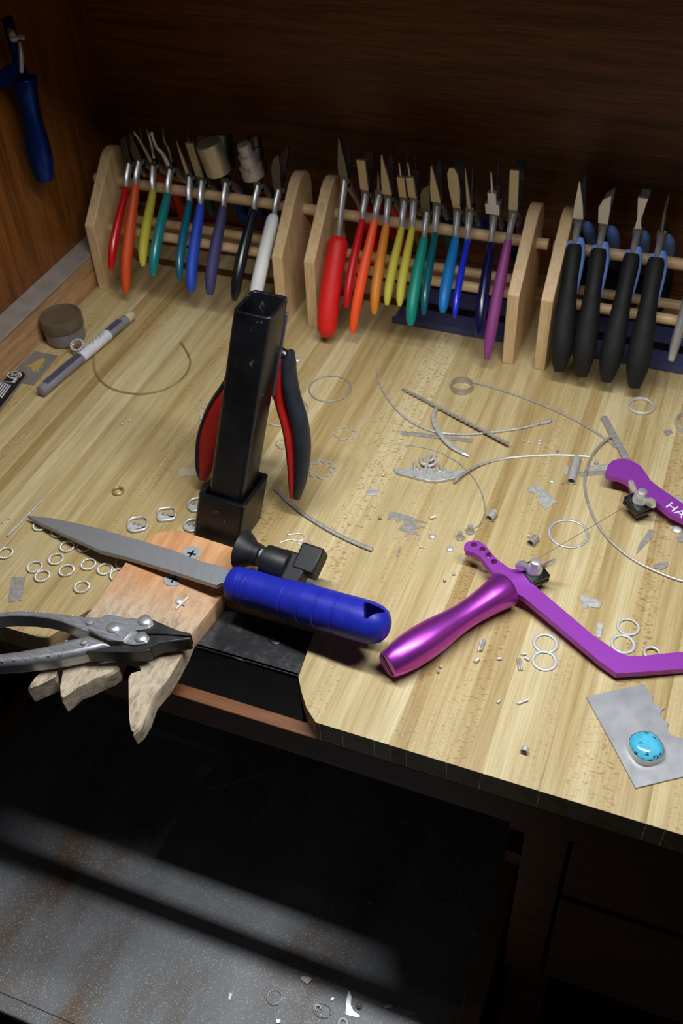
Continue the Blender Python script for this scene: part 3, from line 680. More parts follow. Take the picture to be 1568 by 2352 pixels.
for k in range(7):                                # embossed lattice on the lower handle
    a, b = -70+k*90, 470-k*9+(0 if k < 4 else -6)
    q = Kz([(a, b)])[0]+V(0, 0, -.0004)
    part('embossing', MB().tube([q+V(.0018*math.cos(i*.785), .0018*math.sin(i*.785), 0) for i in range(8)], .0006, 6, closed=True), M_STEEL, hl_)
    q2 = P((a+50)/3.409, (b+62)/3.409+1380, KZ-.008); q1 = P((a+12)/3.409, (b+24)/3.409+1380, KZ-.0015)
    part('embossing', MB().tube([q1, q2], .0006, 6), M_STEEL, hl_)
    part('embossing', MB().ball(q2+V(0, 0, -.0004), .0013, 8, 5), M_STEEL, hl_)
for k in range(8):
    q = P((60+k*72)/3.409, (80+(k**2)*.7)/3.409+1380, KZ)
    part('embossing', MB().ball(q+V(0, 0, -.001), .0011, 6, 4), M_STEEL, hu)

# ============================================================ purple jeweller's saw
a3, b3, c3 = P(1180, 1330, .0185), P(1420, 1545, .0108), P(1420, 1090, .0205)
sn = (b3-a3).cross(c3-a3).normalized()
if sn.z < 0: sn = -sn
Q = lambda a, b, o=0.0: PP(a, b, a3+sn*o, sn)
fr = [(1066, 1252), (1072, 1245), (1086, 1240.5), (1101, 1243.5), (1116, 1254), (1133, 1276), (1151, 1292), (1170, 1305), (1178, 1308), (1190, 1306), (1220, 1331.5), (1221, 1339), (1363, 1460), (1403, 1486.6), (1427, 1502.6), (1451, 1507), (1481, 1505.8), (1523, 1501), (1568, 1496.7), (1755, 1478), (1750, 1325), (1568, 1193), (1539, 1179.5), (1505, 1150.4), (1498, 1146), (1491, 1149), (1473, 1168), (1452, 1150), (1449, 1120), (1445, 1109.4), (1436.7, 1102.5), (1419.6, 1095.7), (1402.5, 1093), (1394, 1090.6), (1391, 1082), (1395.7, 1068), (1406, 1058), (1419.6, 1053.8), (1436.7, 1053.8), (1453.8, 1059.8), (1471, 1070), (1481, 1083.7), (1493, 1102.5), (1505, 1112.8), (1522, 1124.8), (1568, 1156.4), (1790, 1308), (1800, 1508), (1568, 1536), (1483, 1542.6), (1416.6, 1546.6), (1376.6, 1518.6), (1283, 1438.6), (1203, 1372), (1185, 1362), (1160, 1340), (1136, 1318), (1118.7, 1299), (1104, 1278.7), (1089, 1270), (1070, 1264)]
holes = []
for a, b in ((1088, 1251.5), (1107.5, 1262), (1121.5, 1275), (1134, 1290)):
    holes.append([Q(a+7.5*math.cos(w), b+6*math.sin(w)) for w in [i*math.pi/8 for i in range(16)]])
saw = thing('jeweller_saw', 'purple anodised jeweller saw frame with turned handle lying on the bench', 'saw', tuple(P(1180, 1345, 0)))
frame = part('frame', MB().prism([[Q(*p) for p in fr]]+holes, sn*-.0062), M_PURPLE, saw, bevel=.0006)
H0, H1 = P(1162, 1352, .0168), P(889, 1529, .0150)
ha = (H1-H0).normalized(); L_ = (H1-H0).length
hp_ = [(-.001, .0125), (0, .0142), (.002, .0148), (.02, .0124), (.036, .0109), (.05, .0106), (.065, .0116), (.082, .0136), (.098, .0144), (.112, .0139), (.124, .0123), (.1325, .0106), (.134, .0098)]
hd = part('handle', MB().lathe(H0, ha, [(a*L_/.134, r*1.06) for a, r in hp_], 40), M_PURPLEG, saw, smooth=50)
hu_ = (Z-ha*ha.z).normalized(); hs_ = ha.cross(hu_)
part('slot_shade', MB().obox(H1+ha*.0001, (hs_*math.cos(.75)+hu_*math.sin(.75), hu_*math.cos(.75)-hs_*math.sin(.75), ha), (.0092, .0022, .0004)), M_INK_SHADE, hd)  # flush black block, no recess: stands for the shade inside the slot
# blade clamps
def clamp(a, b, wing, ang):
    c = Q(a, b)
    d1 = V(math.cos(ang), math.sin(ang), 0); d1 = (d1-sn*d1.dot(sn)).normalized(); d2 = sn.cross(d1)
    cl = part('clamp_plate', MB().obox(c-sn*.001, (d1, d2, sn), (.0105, .0095, .0022)), M_BLACKM, saw, bevel=.0006)
    part('clamp_plate', MB().obox(c-sn*.0062, (d1, d2, sn), (.0105, .0095, .0020)), M_BLACKM, saw, bevel=.0006)
    nt_ = part('wing_nut', MB().lathe(c+sn*.0014, sn, [(0, .0072), (.003, .0070), (.0055, .0052), (.007, .0046), (.012, .0042), (.0126, .0028)], 18), M_CHROME, saw)
    for s_ in (-1, 1):
        dd = d1*math.cos(wing)+d2*math.sin(wing)
        e0 = c+sn*.004+dd*s_*.005; e1 = c+sn*.014+dd*s_*.0155
        part('wing', MB().tube(cr([e0, e0*.5+e1*.5+dd*s_*.0015, e1], 4), [.0025, .0046, .0054, .0024], 10, ref=d2 if abs(wing) < .5 else d1, rb=[.0012, .0014, .0014, .0010]), M_CHROME, nt_)
    return c
k1 = clamp(1226, 1312, 1.2, -.75); k2 = clamp(1468, 1152, .1, -.75)
part('blade', MB().tube([Q(1234, 1284, -.003), Q(1440, 1161, -.003)], .0003, 5), M_BLADE, saw)
tx = text_mesh('lettering', 'HA', .0135, M_WHITEP, saw, Q(1551.5, 1171.5, .0003), Q(1590, 1197)-Q(1540, 1163), Q(1556, 1150)-Q(1551, 1175), .0001)

# blue saw hanging on the side panel
hs0 = PXc(52, 178, -.708); hs1 = PXc(103, 412, -.708)
bs_ = thing('jeweller_saw', 'dark blue anodised jeweller saw hanging on the oak side panel', 'saw', tuple(hs1))
ba = (hs1-hs0).normalized(); bl = (hs1-hs0).length
part('handle', MB().lathe(hs0, ba, [(a*bl/.134, r*.98) for a, r in hp_], 32), M_BLUEAN, bs_)
nk = hs0-ba*.004
part('frame', MB().prism([nk+V(-.003, .006, -.002), nk+V(-.003, .006, .055), nk+V(-.003, -.006, .055), nk+V(-.003, -.006, .014), nk+V(-.003, -.13, .014), nk+V(-.003, -.13, .16), nk+V(-.003, .006, .16), nk+V(-.003, .006, .19), nk+V(-.003, -.006, .19), nk+V(-.003, -.006, .172), nk+V(-.003, -.142, .172), nk+V(-.003, -.142, .002), nk+V(-.003, -.006, -.002)], V(.006, 0, 0)), M_BLUEAN, bs_, bevel=.0006)
part('wing_nut', MB().lathe(nk+V(.003, -.002, .038), X, [(0, .006), (.003, .0055), (.006, .003), (.009, .0025)], 14).tube([nk+V(.007, -.010, .046), nk+V(.006, -.002, .038), nk+V(.007, .008, .034)], [.003, .002, .003], 8), M_SILVERD, bs_)
part('ferrule', MB().tube(cr([nk+V(.004, .004, .03), nk+V(.006, -.002, .015), nk+V(.006, -.008, .004)], 4), [.0022, .0028, .002], 8), M_SILVERD, bs_)
part('hook', MB().tube(cr([V(XL-.0005, nk.y-.06, nk.z+.185), V(-.70, nk.y-.06, nk.z+.182), V(-.696, nk.y-.06, nk.z+.19)], 4), .0025, 8), M_STEELD, bs_)

# ============================================================ small things on the bench
def px2m(px, py, n, z=0.0):                      # a length of n pixels at that spot, in metres
    return n*((P(px, py, z)-CAM).dot(fwd))/FOC
def wire(name, pts, r, m, label, cat='wire', rb=None, n=6, z=None, closed=False, group=None, seg=8, zs=None):
    rr = max(r if not isinstance(r, list) else max(r), 0); zz = (rb if rb else rr)
    base = [P(a, b, (zz if z is None else z)+(zs[i] if zs else 0)) for i, (a, b) in enumerate(pts)]
    return solo(name, MB().tube(cr(base, n, closed), r, seg, closed, rb=rb), m, label, cat, group)
def scrap(name, pts, m, label, th=.0006, cat='metal scrap', z=0.0, group=None):
    return solo(name, MB().prism(PL(pts, z+th+.0001), V(0, 0, -th)), m, label, cat, group, bevel=.00012)
def twisted(mb, pts, r, turns, closed=False, seg=6):
    """two round strands laid round one another"""
    n = len(pts)
    for ph in (0, math.pi):
        st = []
        for i, p in enumerate(pts):
            t = (pts[(i+1) % n]-pts[i-1]) if closed else (pts[min(i+1, n-1)]-pts[max(i-1, 0)])
            t.normalize(); a = t.cross(Z).normalized(); w = ph+2*math.pi*turns*i/(n if closed else n-1)
            st.append(p+a*math.cos(w)*r*.9+Z*math.sin(w)*r*.9)
        mb.tube(st, r, seg, closed)
    return mb

# twisted wire rings, one mesh
R_ = px2m(155, 1312, 16.4)
ringpts = [V(R_*math.cos(2*math.pi*i/96), R_*math.sin(2*math.pi*i/96), .0012) for i in range(96)]
tm = twisted(MB(), ringpts, .00062, 10, True).mesh('twisted_ring', Vector(), 60); tm.materials.append(M_SILVER)
spots = [(92.4, 1209), (134.7, 1224), (154.6, 1257), (194.4, 1257), (13, 1272), (128.6, 1286), (80, 1304), (153, 1312), (97.3, 1325), (203, 1298), (241, 1309), (283, 1294), (270, 1322), (188, 1350)]
rg = random.Random(2)
RL = {0: 'twisted silver wire ring half covered by the file nearest its tip', 1: 'twisted silver wire ring half covered by the file, second from its tip',
      2: 'twisted silver wire ring lying clear just below the file edge', 3: 'twisted silver wire ring touching the lower edge of the file',
      4: 'twisted silver wire ring lying apart, below the straight twisted wire', 6: 'twisted silver wire ring overlapping another, farther from rectangular offcut',
      8: 'twisted silver wire ring overlapping another, nearer the rectangular offcut', 11: 'twisted silver wire ring tucked between the file and bench pin',
      12: 'twisted silver wire ring partly hidden by the bench pin edge', 13: 'twisted silver wire ring lying apart near the parallel pliers handle'}
for i, (a, b) in enumerate(spots):
    o = bpy.data.objects.new('twisted_ring', tm); COL.objects.link(o); o.location = P(a, b, 0.0002); o.rotation_euler = (0, 0, rg.random()*6)
    setp(o, RL.get(i, 'twisted silver wire ring lying loose in the middle of the scattered cluster'), 'ring', 'twisted wire rings beside the bench pin')
a, b = P(95, 1150, .0016), P(17, 1230, .0016)
solo('twisted_wire', twisted(MB(), [a+(b-a)*i/60 for i in range(61)], .0007, 6), M_SILVER, 'short straight twisted silver wire by the file tip', 'wire')

def ring(px, py, rx, wr, m, label, flat=None, group=None, name='ring', band=None, tilt=(0, 0), cat='ring'):
    R = px2m(px, py, rx); c = P(px, py, 0)
    if band:
        mb = MB(); n = 40; pr = [(0, R-wr), (0, R), (band, R), (band, R-wr)]
        vs = []; fs = []
        for i in range(n):
            w = 2*math.pi*i/n
            for h_, r_ in pr: vs.append(c+V(r_*math.cos(w), r_*math.sin(w), h_+.0002))
        for i in range(n):
            j = (i+1) % n
            for k in range(4): l = (k+1) % 4; fs.append([i*4+k, i*4+l, j*4+l, j*4+k])
        mb.add(vs, fs)
    else:
        rb = flat if flat else wr
        mb = MB().tube([c+V(R*math.cos(2*math.pi*i/56), R*math.sin(2*math.pi*i/56), rb+.0001) for i in range(56)], wr, 8, True, rb=rb)
    return solo(name, mb, m, label, cat, group)
ring(272, 1130, 11, .0014, M_BRASS, 'small thick brass jump ring on bare wood above the file')
ring(758, 894, 48, .0008, M_SILVERD, 'plain tarnished wire hoop beside the red pliers')
ring(652, 945, 55, .0009, M_SILVERM, 'pale wire hoop half hidden behind red pliers handle')
ring(1305, 1226, 43.5, .0013, M_SILVERM, 'wide flat silver ring crossed by the saw blade', flat=.0006)
ring(1471, 935, 27.5, .0016, M_SILVER, 'thick polished silver ring in front of black cutters')
ring(1252, 1478, 25.5, .0015, M_SILVERX, 'flat silver ring blank nearer the purple saw arm, touching another', flat=.0007, group='ring blanks inside the saw')
ring(1250, 1518, 26, .0015, M_SILVERX, 'flat silver ring blank with tiny stubs lying against it', flat=.0007, group='ring blanks inside the saw')
ring(1442, 1441, 23, .0013, M_SILVERX, 'satin silver ring blank standing clear of the saw frame bend', flat=.0008, group='ring blanks above the saw frame')
ring(1430, 1480, 25, .0015, M_SILVERX, 'satin silver ring blank lying against the saw frame bend', flat=.0008, group='ring blanks above the saw frame')
ring(1060, 893, 25, .0008, M_SILVERD, 'thin silver ring band standing on the bench', band=.0075)
ring(1590, 978, 40, .0012, M_SILVERM, 'wide open silver cuff band at the bench edge of clutter', band=.006)
q = P(1497, 1500, .002); R = px2m(1497, 1497, 17)
solo('ring', MB().tube([q+V(R*math.cos(i*.157), R*math.sin(i*.157), 0) for i in range(40)], .0012, 8, True).add([], []), M_SILVERX, 'rough silver ring tucked behind the purple saw frame', 'ring')
# crown ring beside the jar
cq = P(181, 808, .0030); R = px2m(178, 800, 15)
cr_ = thing('crown_ring', 'small gold coloured crown ring with beaded rim leaning by the jar', 'ring', tuple(cq))
part('band', MB().tube([cq+V(R*.9*math.cos(i*.1963), R*.9*math.sin(i*.1963)*.8, .004+.003*math.sin(i*.1963)) for i in range(32)], .0012, 8, True, rb=.0035), M_BRASS, cr_)
for i in range(14):
    w = i*2*math.pi/14; part('bead', MB().ball(cq+V(R*math.cos(w), R*math.sin(w)*.8, .0095+.003*math.sin(w)), .0016, 8, 5), M_SILVERX, cr_)

# wires and strips
wire('brass_wire', [(415, 786), (430, 810), (437, 832), (428, 858), (405, 880), (370, 897), (325, 905), (280, 900), (245, 886), (222, 860), (215, 832), (220, 808), (232, 790), (262, 765), (285, 752), (303, 742)], .0011, M_BRASS, 'open loop of brass wire curling under the plastic tube')
wire('half_round_wire', [(632, 1122), (662, 1152), (700, 1182), (750, 1214), (800, 1240), (855, 1263)], .0022, M_SILVERD, 'thick curved silver wire below the red pliers handle', rb=.0016)
wire('beaded_wire', [(865, 846), (872, 880), (892, 918), (925, 955), (965, 980), (1010, 994), (1070, 998), (1130, 993), (1200, 983), (1262, 967)], [.0008]*30+[.0010]*10+[.0008, .0014]*30, M_SILVERM, 'fine beaded wire with a looped end curving across the bench', n=11)
a, b = P(925, 893, .0022), P(1168, 1020, .0056)
solo('twisted_wire', twisted(MB(), [a+(b-a)*i/120 for i in range(121)], .0011, 12), M_SILVERD, 'long straight twisted silver wire crossing the beaded wire', 'wire')
wire('flat_strip', [(920, 994), (975, 999), (1030, 1006), (1085, 1012)], .0028, M_SILVERD, 'dull flat silver strip under the beaded wire', 'metal strip', rb=.0007, seg=4, n=3)
wire('half_round_wire', [(1002, 938), (995, 955), (1000, 978), (1015, 1003), (1040, 1027), (1078, 1046)], [.0012, .0020, .0024, .0028, .0030], M_SILVER, 'bright curved half-round silver wire crossing the dull strip', rb=.0016, zs=[.002, .003, .0025, .002, .001, 0])
wire('long_wire', [(1063, 873), (1120, 887), (1180, 906), (1240, 928), (1300, 955), (1350, 982), (1395, 1012), (1425, 1036), (1445, 1056)], .0011, M_SILVERD, 'long plain silver wire running toward the purple saw end')
wire('hoop_wire', [(1402, 1003), (1378, 1022), (1357, 1050), (1345, 1085), (1343, 1120), (1352, 1160), (1372, 1205), (1405, 1246), (1450, 1283), (1505, 1312), (1568, 1335), (1640, 1345)], .0012, M_SILVERD, 'large sweeping hoop of wire passing beneath the saw blade', zs=[.0025, .0022, .0018, .0018, .0006, 0, 0, 0, 0, 0, 0, 0])
wire('thin_wire', [(905, 1020), (950, 1024), (1000, 1035), (1040, 1055), (1070, 1078), (1095, 1110), (1110, 1145), (1113, 1180), (1103, 1203), (1082, 1216)], .0006, M_SILVERD, 'thin wire arc ending at the clear earring backs')
wire('flat_wire', [(1042, 1106), (1065, 1087), (1100, 1068), (1150, 1054), (1210, 1047), (1280, 1044), (1340, 1047), (1362, 1050)], .0015, M_SILVERD, 'flat silver wire arc touching the cactus scene', rb=.0008, seg=4, zs=[.0036, .0038, .0016, 0, 0, 0, 0, 0])
wire('flat_strip', [(1386, 956), (1405, 992), (1425, 1028), (1442, 1060)], .0034, M_SILVERD, 'grey flat silver strip leading to the purple saw end', 'metal strip', rb=.0006, seg=4, n=3, z=.0032)
wire('flat_strip', [(1350, 1076), (1400, 1068), (1440, 1062)], .0028, M_SILVER, 'bright narrow strip poking from under the purple saw end', 'metal strip', rb=.0006, seg=4, n=3)
wire('flat_strip', [(1330, 1088), (1370, 1086), (1430, 1082)], .0032, M_SILVERD, 'darker narrow strip poking from under the purple saw end', 'metal strip', rb=.0006, seg=4, n=3)
wire('flat_strip', [(1500, 1118), (1540, 1140), (1600, 1172)], .003, M_SILVERM, 'pale strip lying behind the lettered saw arm', 'metal strip', rb=.0006, seg=4, n=3)

def tube_bead(a, b, rpx, m, label, wall=.0006, name='silver_tube'):
    r = px2m(*a, rpx); p0, p1 = P(*a, r+.0001), P(*b, r+.0001); ax = (p1-p0).normalized(); ln = (p1-p0).length
    mb = MB(); n = 20; u = ax.cross(Z).normalized(); v = u.cross(ax)
    vs = []; fs = []
    for i in range(n):
        w = 2*math.pi*i/n; d = u*math.cos(w)+v*math.sin(w)
        vs += [p0+d*r, p1+d*r, p1+d*(r-wall), p0+d*(r-wall)]
    for i in range(n):
        j = (i+1) % n
        for k in range(4): l = (k+1) % 4; fs.append([i*4+k, i*4+l, j*4+l, j*4+k])
    return solo(name, mb.add(vs, fs), m, label, 'tube')
tube_bead((1311, 1106), (1325, 1052), 9.5, M_SILVERM, 'long silver tube lying across the flat wire')
tube_bead((1123, 1191), (1135, 1176), 9, M_SILVERM, 'short stubby silver tube beside the thin wire arc')
tube_bead((1218, 1248), (1231, 1234), 9, M_SILVERD, 'short dull tube piece behind the saw clamp')
tube_bead((1203, 1727), (1206, 1718), 9, M_SILVERM, 'tiny silver tube bead near the bench front edge')

# outline charms (closed wavy wire)
def cloud(px, py, rx, ry, lobes, r, label, amp=.22, rot=0, cut=None):
    c = P(px, py, r); R = px2m(px, py, rx); pts = []
    for i in range(lobes*10):
        w = 2*math.pi*i/(lobes*10); k = 1-amp*(1-abs(math.sin(w*lobes/2+rot)))*1.2
        pts.append(c+V(R*k*math.cos(w), R*k*math.sin(w)*ry/rx, 0))
    return solo('wire_charm', MB().tube(pts, r*.8, 6, True, rb=r), M_SILVER, label, 'charm')
cloud(792, 995, 25, 24, 6, .0010, 'small six-lobed cloud outline charm in silver wire')
cloud(737, 1078, 34, 30, 8, .0011, 'larger cloud outline charm beside the pliers handle', .26)
cloud(650, 1019, 17, 18, 3, .0010, 'tiny looped outline charm behind the pliers handle', .2)

# scenic pendants near the socket
def pendant(px, py, r, label, rough, group='scenic cup pendants', sx=1.0):
    c = P(px, py, 0); R = px2m(px, py, r); t = thing('cup_pendant', label, 'pendant', tuple(c), group)
    out = []
    for i in range(28):
        w = 2*math.pi*i/28; k = 1/((abs(math.cos(w))**rough+abs(math.sin(w))**rough)**(1/rough)); out.append(V(R*k*math.cos(w)*sx, R*k*math.sin(w), 0))
    rot = Matrix.Rotation(.5, 3, 'Z'); out = [rot @ p for p in out]
    part('rim', MB().tube([c+p+Z*.0015 for p in out], .0012, 8, True, rb=.0016), M_SILVERM, t)
    half = [c+p*.86+Z*.0014 for p in out if p.y < R*.12]
    half.sort(key=lambda p: p.x)
    part('ground', MB().prism(half, V(0, 0, -.0012)), M_SILVERX, t)
    for k in range(4):
        q = c+V(R*(-.4+.28*k), R*(.0+.15*(k % 2)), .0014)
        part('peak', MB().add([q+V(-R*.2, -R*.2, 0), q+V(R*.2, -R*.2, 0), q+V(0, R*.3, 0), q+V(0, 0, .002)], [[0, 1, 3], [1, 2, 3], [2, 0, 3], [0, 2, 1]]), M_SILVERX if k % 2 else M_SILVERD, t, smooth=0)
    return t
pendant(317, 1207, 22, 'frosted silver scenic pendant nearest the file, rounded diamond shaped', 3.2)
pendant(383, 1184, 20, 'darker silver scenic pendant with rounded square rim', 4.5)
pendant(453, 1162, 21, 'oval silver scenic pendant touching the back of the socket', 2.2)
pendant(442.5, 1209, 19, 'round frosted scenic pendant between socket and wooden pin', 2.0)

# cactus scene
cz = lambda pts: zc(pts, 6.533, 880, 1030)
cac = thing('cactus_scene', 'silver desert scene plate with raised cactus cut-outs', 'pendant', tuple(P(985, 1090)))
part('ground_plate', MB().prism(PL(cz([(155, 285), (260, 300), (420, 285), (500, 330), (700, 290), (850, 350), (960, 320), (1100, 330), (1250, 325), (1235, 360), (1100, 430), (960, 462), (800, 488), (690, 485), (480, 430), (240, 370), (175, 335)]), .0035), V(0, 0, -.0032)), M_SILVERM, cac, bevel=.0004)
def cactus(lines, r):
    mb = MB()
    for l in lines: mb.tube(cr(PL(cz(l), .0042), 4), [r, r, r*.85], 8)
    part('cactus', mb, M_SILVERX, cac)
cactus([[(600, 410), (650, 250), (700, 70)], [(640, 240), (590, 235), (565, 190), (575, 110)], [(670, 270), (760, 240), (785, 190), (775, 150)], [(690, 190), (745, 160), (762, 80)]], .0015)
cactus([[(470, 420), (470, 320), (470, 185)], [(480, 330), (525, 300), (530, 235)]], .0011)
cactus([[(900, 445), (875, 330), (850, 225)], [(870, 350), (820, 335), (810, 280)], [(885, 370), (935, 340), (940, 285)]], .0010)

# cut sheet scraps
scrap('sheet_scrap', [(27, 1324), (58, 1326), (50, 1378), (18, 1383)], M_SILVERD, 'rectangular dull silver sheet offcut near the twisted rings', cat='metal sheet')
scrap('sheet_scrap', zc([(740, 1025), (860, 1055), (990, 1105), (920, 1100), (905, 1130), (975, 1130), (900, 1150), (945, 1190), (880, 1175), (830, 1200), (850, 1165), (800, 1150), (815, 1130), (840, 1110), (830, 1080), (790, 1105), (770, 1075), (720, 1085)], 2.904, 640, 820), M_SILVERD, 'lacy grey silver scrap left from saw piercing')
scrap('sheet_scrap', zc([(415, 835), (470, 825), (480, 800), (510, 835), (560, 860), (640, 945), (600, 960), (545, 1003), (540, 970), (490, 940), (515, 920), (505, 880), (470, 870), (430, 870)], 3.213, 1080, 860), M_SILVERM, 'star-cornered silver scrap with curved bites')
scrap('sheet_scrap', zc([(675, 255), (740, 240), (770, 285), (830, 280), (870, 320), (850, 360), (790, 355), (755, 345), (730, 370), (700, 345), (690, 300)], 3.751, 1150, 1300), M_SILVERM, 'ragged flowery silver scrap inside the saw frame')
scrap('sheet_scrap', zc([(830, 487), (880, 490), (860, 620), (812, 600)], 3.751, 1150, 1300), M_SILVERM, 'small ridged silver strip touching the purple saw frame', th=.0012)
scrap('sheet_scrap', zc([(1320, 1140), (1360, 1150), (1345, 1200), (1240, 1310), (1220, 1325), (1240, 1260)], 3.213, 1080, 860), M_SILVERD, 'dark pointed silver offcut beside the wire hoop')
scrap('sheet_scrap', zc([(1350, 1410), (1400, 1380), (1455, 1378), (1460, 1410), (1410, 1440), (1360, 1425)], 3.213, 1080, 860), M_SILVERD, 'small kinked grey scrap touching the wire hoop', th=.001)
scrap('sheet_scrap', zc([(590, 880), (670, 875), (660, 915), (583, 920)], 2.904, 640, 820), M_SILVER, 'small bright silver square below the charms', th=.0012)
scrap('sheet_scrap', zc([(870, 440), (910, 395), (975, 430), (915, 470)], 3.267, 440, 1200), M_SILVERM, 'pale flat silver offcut beside the clamp screw knob', th=.001)
scrap('sheet_scrap', zc([(885, 375), (910, 345), (920, 362), (900, 385)], 3.267, 440, 1200), M_SILVER, 'tiny bright silver chip behind the clamp screw knob', th=.001)
scrap('sheet_scrap', [(1560, 1500), (1566, 1545), (1575, 1560), (1580, 1520)], M_SILVERD, 'dark sliver of silver below the saw frame', th=.0006)
scrap('sheet_scrap', zc([(690, 720), (700, 670), (725, 685), (720, 720), (700, 745)], 3.213, 1080, 860), M_SILVER, 'tiny folded silver chip left of the long tube', th=.001)
scrap('sheet_scrap', [(1523, 990), (1540, 985), (1546, 994), (1530, 1000)], M_SILVERD, 'tiny dark chip beside the cuff band', th=.001)
scrap('sheet_scrap', [(1553, 1232), (1568, 1226), (1580, 1240), (1560, 1246)], M_SILVERD, 'thin dark chip next to the silver dome', th=.0008)

# sheet with the turquoise cabochon
sh = zc([(735, 1128), (900, 1085), (1235, 1018), (1265, 1075), (1308, 1110), (1305, 1150), (1330, 1195), (1375, 1222), (1420, 1218), (1385, 1245), (1372, 1280), (1400, 1325), (1450, 1352), (1432, 1385), (1440, 1425), (1475, 1460), (1530, 1478), (1568, 1482), (1900, 1500), (1900, 1720), (1568, 1815), (1160, 1912), (1000, 1610)], 3.751, 1150, 1300)
M_SHEET = mat('silver_sheet', (.40, .41, .43), .42, .45, var=.10, ns=45, wear=((.36, .365, .38), 70, .66))
sheet = solo('silver_sheet', MB().prism(PL(sh, .0014), V(0, 0, -.0012)), M_SHEET, 'large grey silver sheet with scalloped bites under the turquoise stone', 'metal sheet', bevel=.0002)
mm, N, L, B = nt('turquoise_stone')
f1 = noise(N, L, 170, detail=8, rough=.72); f2 = noise(N, L, 60, detail=3)
c = ramp(N, L, f2, [(.3, S(62, 168, 208)), (.6, S(98, 200, 232))])
f3 = noise(N, L, 40, detail=2); k = mixc(N, L, 1.0, ramp(N, L, f1, [(.53, (0, 0, 0)), (.60, (1, 1, 1))]), ramp(N, L, f3, [(.42, (0, 0, 0)), (.55, (1, 1, 1))]), 'MULTIPLY')
c = mixc(N, L, k, c, S(24, 40, 58)); L.new(c, B.inputs['Base Color']); B.inputs['Roughness'].default_value = .12; B.inputs['Coat Weight'].default_value = .6; B.inputs['Coat Roughness'].default_value = .05
cb = P(1482, 1722, .0014); tq = thing('turquoise_cabochon', 'turquoise cabochon with dark veins in a silver bezel on the sheet', 'gemstone', tuple(cb))
A_, B_ = px2m(1482, 1718, 37), px2m(1482, 1718, 43)*.92
rot = Matrix.Rotation(math.radians(38), 3, 'Z')
def ov(k, z, n=36, e=2.5):
    o = []
    for i in range(n):
        w = 2*math.pi*i/n; q = 1/((abs(math.cos(w))**e+abs(math.sin(w))**e)**(1/e)); o.append(cb+(rot @ V(A_*k*q*math.cos(w), B_*k*q*math.sin(w), 0))+Z*z)
    return o
lv = [ov(.97, .001), ov(.97, .0042), ov(.93, .0056), ov(.8, .0072), ov(.55, .0086), ov(.25, .0092), ov(.02, .0094)]
sm = MB(); n = 36; vs = [p for l in lv for p in l]; fs = []
for i in range(len(lv)-1):
    for k in range(n): l = (k+1) % n; fs.append([i*n+k, i*n+l, (i+1)*n+l, (i+1)*n+k])
fs.append(list(range(n))[::-1]); fs.append([(len(lv)-1)*n+k for k in range(n)])
part('stone', sm.add(vs, fs), MATS['turquoise_stone'], tq, smooth=60)
lv = [ov(1.06, .0), ov(1.05, .0045), ov(.985, .0052), ov(.985, .0)]
vs = [p for l in lv for p in l]; fs = []
for i in range(4):
    j = (i+1) % 4
    for k in range(n): l = (k+1) % n; fs.append([i*n+k, i*n+l, j*n+l, j*n+k])
part('bezel', MB().add(vs, fs), M_SILVER, tq, smooth=60)

# small findings
def bar(a, b, r, m, label, cat='silver bar', name='silver_bar', z=None, group=None):
    z = r+.0001 if z is None else z
    return solo(name, MB().tube([P(*a, z), P(*b, z)], r, 8), m, label, cat, group, bevel=.0002)
def dot(px, py, r, m, label, sz=1.0, name='silver_ball', cat='bead', half=False, z=None, group=None):
    rr = px2m(px, py, r)
    return solo(name, MB().ball(P(px, py, (rr*sz if not half else .0003) if z is None else z), rr, 12, 7, sz, half), m, label, cat, group)
bar((987, 1190), (1000, 1186), .0016, M_SILVER, 'short bright silver bar beside the lacy scrap')
bar((912, 1277), (919, 1256), .0010, M_SILVERD, 'slim dark silver pin standing off from the lacy scrap', 'pin')
bar((1187, 1616), (1212, 1607), .0011, M_SILVER, 'bright slim pin on bare wood below ring blanks', 'pin')
bar((1142, 1614), (1147, 1608), .0012, M_SILVER, 'very short silver crumb left of the slim pin')
bar((1090, 1520), (1099, 1512), .0017, M_SILVER, 'bright cut silver cube piece near the turned purple handle')
bar((1141, 1513), (1152, 1512), .0013, M_SILVER, 'tiny bright bar between handle and ring blanks')
bar((1196, 1503), (1208, 1501), .0012, M_SILVER, 'bright stub lying across the pinkish bars')
bar((1206, 1510), (1215, 1515), .0014, M_SILVER, 'bright slanting stub against the ring blank')
bar((1188, 1512), (1193, 1540), .0010, M_SILVERD, 'thin dull bar, one of a close parallel pair', group='paired dull bars')
bar((1193, 1511), (1198, 1540), .0010, M_SILVERD, 'thin dull bar, one of a close parallel pair', group='paired dull bars')
bar((1104, 1494), (1112, 1470), .0014, M_SILVERD, 'dull flat splinter beside purple handle, crossing another', group='crossed splinters')
bar((1098, 1496), (1106, 1468), .0010, M_SILVERM, 'dull flat splinter beside purple handle, crossing another', group='crossed splinters')
dot(873, 1189, 4.5, M_SILVERD, 'dark silver ball left of the lacy scrap')
dot(879, 1091, 3.5, M_SILVERM, 'tiny silver ball above the bright square')
dot(993, 1232, 9, M_SILVERM, 'small domed silver button with dark rim', .5, 'silver_dome', 'dome', True)
dot(1033, 1261, 9.5, M_SILVER, 'oval bright silver dome near the perforated saw end', .5, 'silver_dome', 'dome', True)
dot(966, 1256, 2.8, M_SILVER, 'pin-head silver ball, one of a pair', group='pair of pin-head balls')
dot(974, 1258, 2.8, M_SILVER, 'pin-head silver ball, one of a pair', group='pair of pin-head balls')
dot(1042, 1318, 4, M_SILVER, 'bright ball beside the saw shadow', name='silver_ball')
dot(1021, 1333, 3.8, M_SILVERD, 'darker ball in front of the saw shadow', name='silver_ball')
